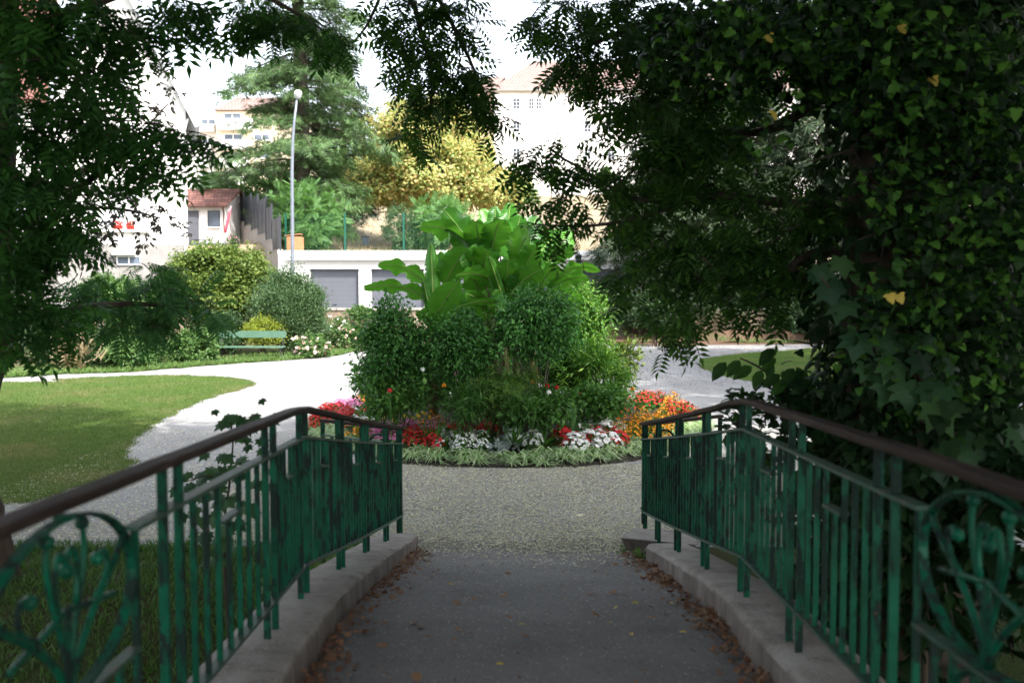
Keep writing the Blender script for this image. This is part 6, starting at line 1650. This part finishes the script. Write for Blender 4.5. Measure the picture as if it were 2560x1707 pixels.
# ------------------------------------------------------------------ trees beside and behind the viewer that shade the place
def shadetree(lab, x, y, ztop, C, rad, n, tr=.3):
    z0 = float(terrain(x, y)); t = thing("broadleaf_tree", lab, "tree", (x, y, z0))
    bt = B(); limb(bt, [(x, y, z0-.2), (x+.1, y, z0+3), (x-.1, y+.1, C[2]-1), (C[0], C[1], ztop)], tr, .06, 10)
    for k in range(8):
        a = k*.785; q = np.asarray(C)+np.array((math.cos(a), math.sin(a), .1))*np.asarray(rad)*.75; limb(bt, [(x, y, C[2]-rad[2]*.9), ((x+q[0])/2, (y+q[1])/2, C[2]-rad[2]*.2), q], tr*.4, .03)
    bt.build("trunk", M['bark'], t, smooth=True)
    b = B(); canopy(b, C, rad, n, .7); b.build("crown", M['canopy'], t)
shadetree("tall broadleaf tree behind the viewer, right of the footbridge", 4.5, -8, 14, (3.5, -5, 11), (9, 7, 4), 10500)
shadetree("unseen low-crowned broadleaf tree added left of the viewer to block sky light", -9, -3, 11, (-9, -2.5, 5.5), (4.5, 6.5, 4.8), 4800)  # added out of view; its low crown darkens the right railing
shadetree("tall broadleaf tree right of the ivy tree, shading the right lawn", 15, 17, 16, (15, 18, 9.5), (7, 8.5, 5), 5200)
shadetree("tall broadleaf tree beside the right path, shading the right bank", 25, 31, 17, (25, 32, 9.5), (8, 8, 6), 4800)

shadetree("tall broadleaf tree between the ivy tree and the right path", 13.5, 26, 15, (13.5, 26.5, 10), (6, 6, 4.5), 4200)
shadetree("unseen low-crowned broadleaf tree added right of the viewer to darken the ivy side", 10, 1, 12, (9.5, 1, 6), (4.5, 7, 5), 5200)  # added out of view; blocks sky light from right and back
# ------------------------------------------------------------------ litter on the ground
def flatleaves(n, xf, yf, zf, leaf, size, curl=.3):
    x, y = xf(n), yf(n); P = np.column_stack([x, y, zf(x, y)])
    a = rng.random(n)*6.283; D = np.column_stack([np.cos(a), np.sin(a), rng.normal(size=n)*curl]); N = np.column_stack([rng.normal(size=n)*curl, rng.normal(size=n)*curl, np.ones(n)])
    b = B(); b.leaves(leaf, P, D, N, size*(.6+.8*rng.random(n))); return b
# pale seeds strewn over gravel and the foot of the deck
n = 150000
y = np.concatenate([9.5+4.7*rng.random(n*3//5), 7.9+2.8*rng.random(n//8), 9.7+8*rng.random(n-n*3//5-n//8)])
x = (rng.random(len(y))*2-1)*np.minimum(y*.54, 6.5)
x[:n*3//8] *= .55
ok = (br(x, y) > .985+.03*rng.random(len(x))) & ((y > 9.95) | ((x > -.92) & (x < 1.14)))
ok &= (rng.random(len(y)) < np.clip((y-7.9+.3*np.sin(x*3))/2.0, 0, 1)**1.6)
x, y = x[ok], y[ok]
z = np.where(y < 10.1, np.maximum(deckz(y), .012)+.012, .02); m = len(x)
a = rng.random(m)*6.283
b = B(); b.leaves(T_TRI, np.column_stack([x, y, z]), np.column_stack([np.cos(a), np.sin(a), rng.normal(size=m)*.12]), np.column_stack([rng.normal(size=m)*.2, rng.normal(size=m)*.2, np.ones(m)]), .027*(.5+.9*rng.random(m)))
kind(b.build("fallen_seeds", M['seed']), 'stuff')
n = 5200; yy = 3.5+6*rng.random(n)**.8; xx = -.93+2.06*rng.random(n); a = rng.random(n)*6.283
b = B(); b.leaves(T_LANCE, np.column_stack([xx, yy, deckz(yy)+.012]), np.column_stack([np.cos(a), np.sin(a), 0*a]), np.tile((0, 0, 1.), (n, 1)), .016*(.5+rng.random(n)))
kind(b.build("deck_seeds", M['seed']), 'stuff')
# dark leaf crumbs on the shaded right path
n = 16000; x = 2.2+11*rng.random(n); y = 24+19*rng.random(n)**.8; ok = ~inside(np.column_stack([x, y]), L2s) & (br(x, y) > 1.02); x, y = x[ok], y[ok]; m = len(x); a = rng.random(m)*6.283
b = B(); b.leaves(T_TRI, np.column_stack([x, y, np.full(m, .03)]), np.column_stack([np.cos(a), np.sin(a), rng.normal(size=m)*.3]), np.column_stack([rng.normal(size=(m, 2))*.3, np.ones(m)]), .036*(.4+rng.random(m)))
kind(b.build("path_litter", M['crumb']), 'stuff')
n = 330; yy = 3.2+6.3*rng.random(n); xx = -.93+2.06*rng.random(n); a = rng.random(n)*6.283
b = B(); b.leaves(T_OVAL, np.column_stack([xx, yy, deckz(yy)+.014]), np.column_stack([np.cos(a), np.sin(a), rng.normal(size=n)*.2]), np.column_stack([rng.normal(size=(n, 2))*.3, np.ones(n)]), .022*(.5+rng.random(n)))
kind(b.build("leaf_crumbs", M['litter']), 'stuff')
# brown drifts along both kerbs
def drift(n, side, y0, y1):
    cl = y0+(y1-y0)*rng.random(22); yy = np.clip(cl[rng.integers(0, 22, n)]+rng.normal(size=n)*.22, y0-.5, y1); yy[::3] = y0+(y1-y0)*rng.random(len(yy[::3])); d = np.abs(rng.normal(size=n))*.05*(1+.8*np.sin(yy*5)**2)+.01
    xx = (-.945+d) if side < 0 else (1.155-d); h = np.maximum(0, .05-d*.5)*rng.random(n)+.012
    P = np.column_stack([xx, yy, deckz(yy)+h]); a = rng.random(n)*6.283
    b = B(); k = n//2
    D = np.column_stack([np.cos(a), np.sin(a), rng.normal(size=n)*.35]); N = np.column_stack([rng.normal(size=n)*.45, rng.normal(size=n)*.45, np.ones(n)])
    b.leaves(T_MAPLE, P[:k], D[:k], N[:k], .034*(.6+.7*rng.random(k))); b.leaves(T_OVAL, P[k:], D[k:], N[k:], .036*(.6+.7*rng.random(n-k)))
    kind(b.build("leaf_litter", M['litter']), 'stuff')
drift(800, -1, 3.2, 9.6); drift(900, 1, 3.2, 9.3)
# single leaves on the deck
def one(nm, lab, px, py, m, sz, leaf, grp):
    z = .6
    for _ in range(8):
        p = G(px, py, z); z = float(deckz(p[1]))+.012
    b = B(); a = rng.random()*6.283
    b.leaves(leaf, [(0, 0, .004)], [(math.cos(a), math.sin(a), .18)], [(rng.normal()*.25, rng.normal()*.25, 1.)], sz)
    o = b.build(nm, M[m]); o.location = (p[0], p[1], z); tag(o, lab, "leaf", grp); return o
S_ = lambda cx, cy: (800+cx/2.583, 1100+cy/2.583)
for cx, cy in ((900,1055),(1165,1010),(1205,985),(1240,1155),(735,1265),(655,1530),(390,1335),(455,1075),(445,1020),(980,1018),(860,1225),(890,1300),(1790,1120),(2130,1138),(2145,1200),(2125,1490),(2045,1548),(1890,990),(1750,985),(1000,860),(1230,868),(1670,775),(1925,795),(760,625),(530,990),(600,1170),(660,1195),(1345,1270),(930,1255)):
    one("fallen_leaf", "curled brown dead leaf lying on the grey asphalt of the footbridge", *S_(cx, cy), 'litter', .055, T_OVAL if rng.random() < .5 else T_MAPLE, "brown leaves on the deck")
for cx, cy in ((1900,1092),(2060,1055),(1870,1168),(1188,1443),(2005,1248),(1325,1190),(2265,1048),(2315,1240),(865,930)):
    one("fallen_leaf", "bright yellow fallen leaf lying on the grey asphalt of the footbridge", *S_(cx, cy), 'litter_yellow', .05, T_OVAL, "yellow leaves on the deck")
# weeds in the kerb joint and behind the left kerb
def weed(nm, lab, x, y, z, h, n, m='weed', leaf=T_OVAL, sz=.06):
    t = thing(nm, lab, "weed", (x, y, z)); q, v = dome(n, h*.7, h, .2)
    b = B(); b.leaves(leaf, q+np.array((x, y, z)), norm(v+rng.normal(size=v.shape)*.4), v+np.array((0, 0, .7)), sz*(.6+.7*rng.random(n))); b.build("foliage", M[m], t)
    b = B(); 
    for k in range(5): b.tube([(x, y, z-.02), q[k]+np.array((x, y, z))], .003, 4)
    b.build("stem", M['bedgreen'], t)
weed("weed", "small green weed growing in the gap by the broken slab", 1.16, 8.62, float(deckz(8.62)), .13, 40)
weed("weed", "tiny green weed at the foot of the right kerb, beyond the broken slab", 1.05, 9.4, .03, .1, 18)
for y in (6.4, 7.2, 7.9, 8.7): weed("weed", {6.4:"broad-leaved weed behind the left kerb, nearest the railing's knee",7.2:"weed tuft behind the left kerb, second from the knee",7.9:"weed tuft behind the left kerb, third from the knee",8.7:"weed tuft behind the left kerb, nearest the bridge's end"}[y], -1.5, y, float(ktop(y))-.2, .22, 60, 'weed', T_OVAL, .08)
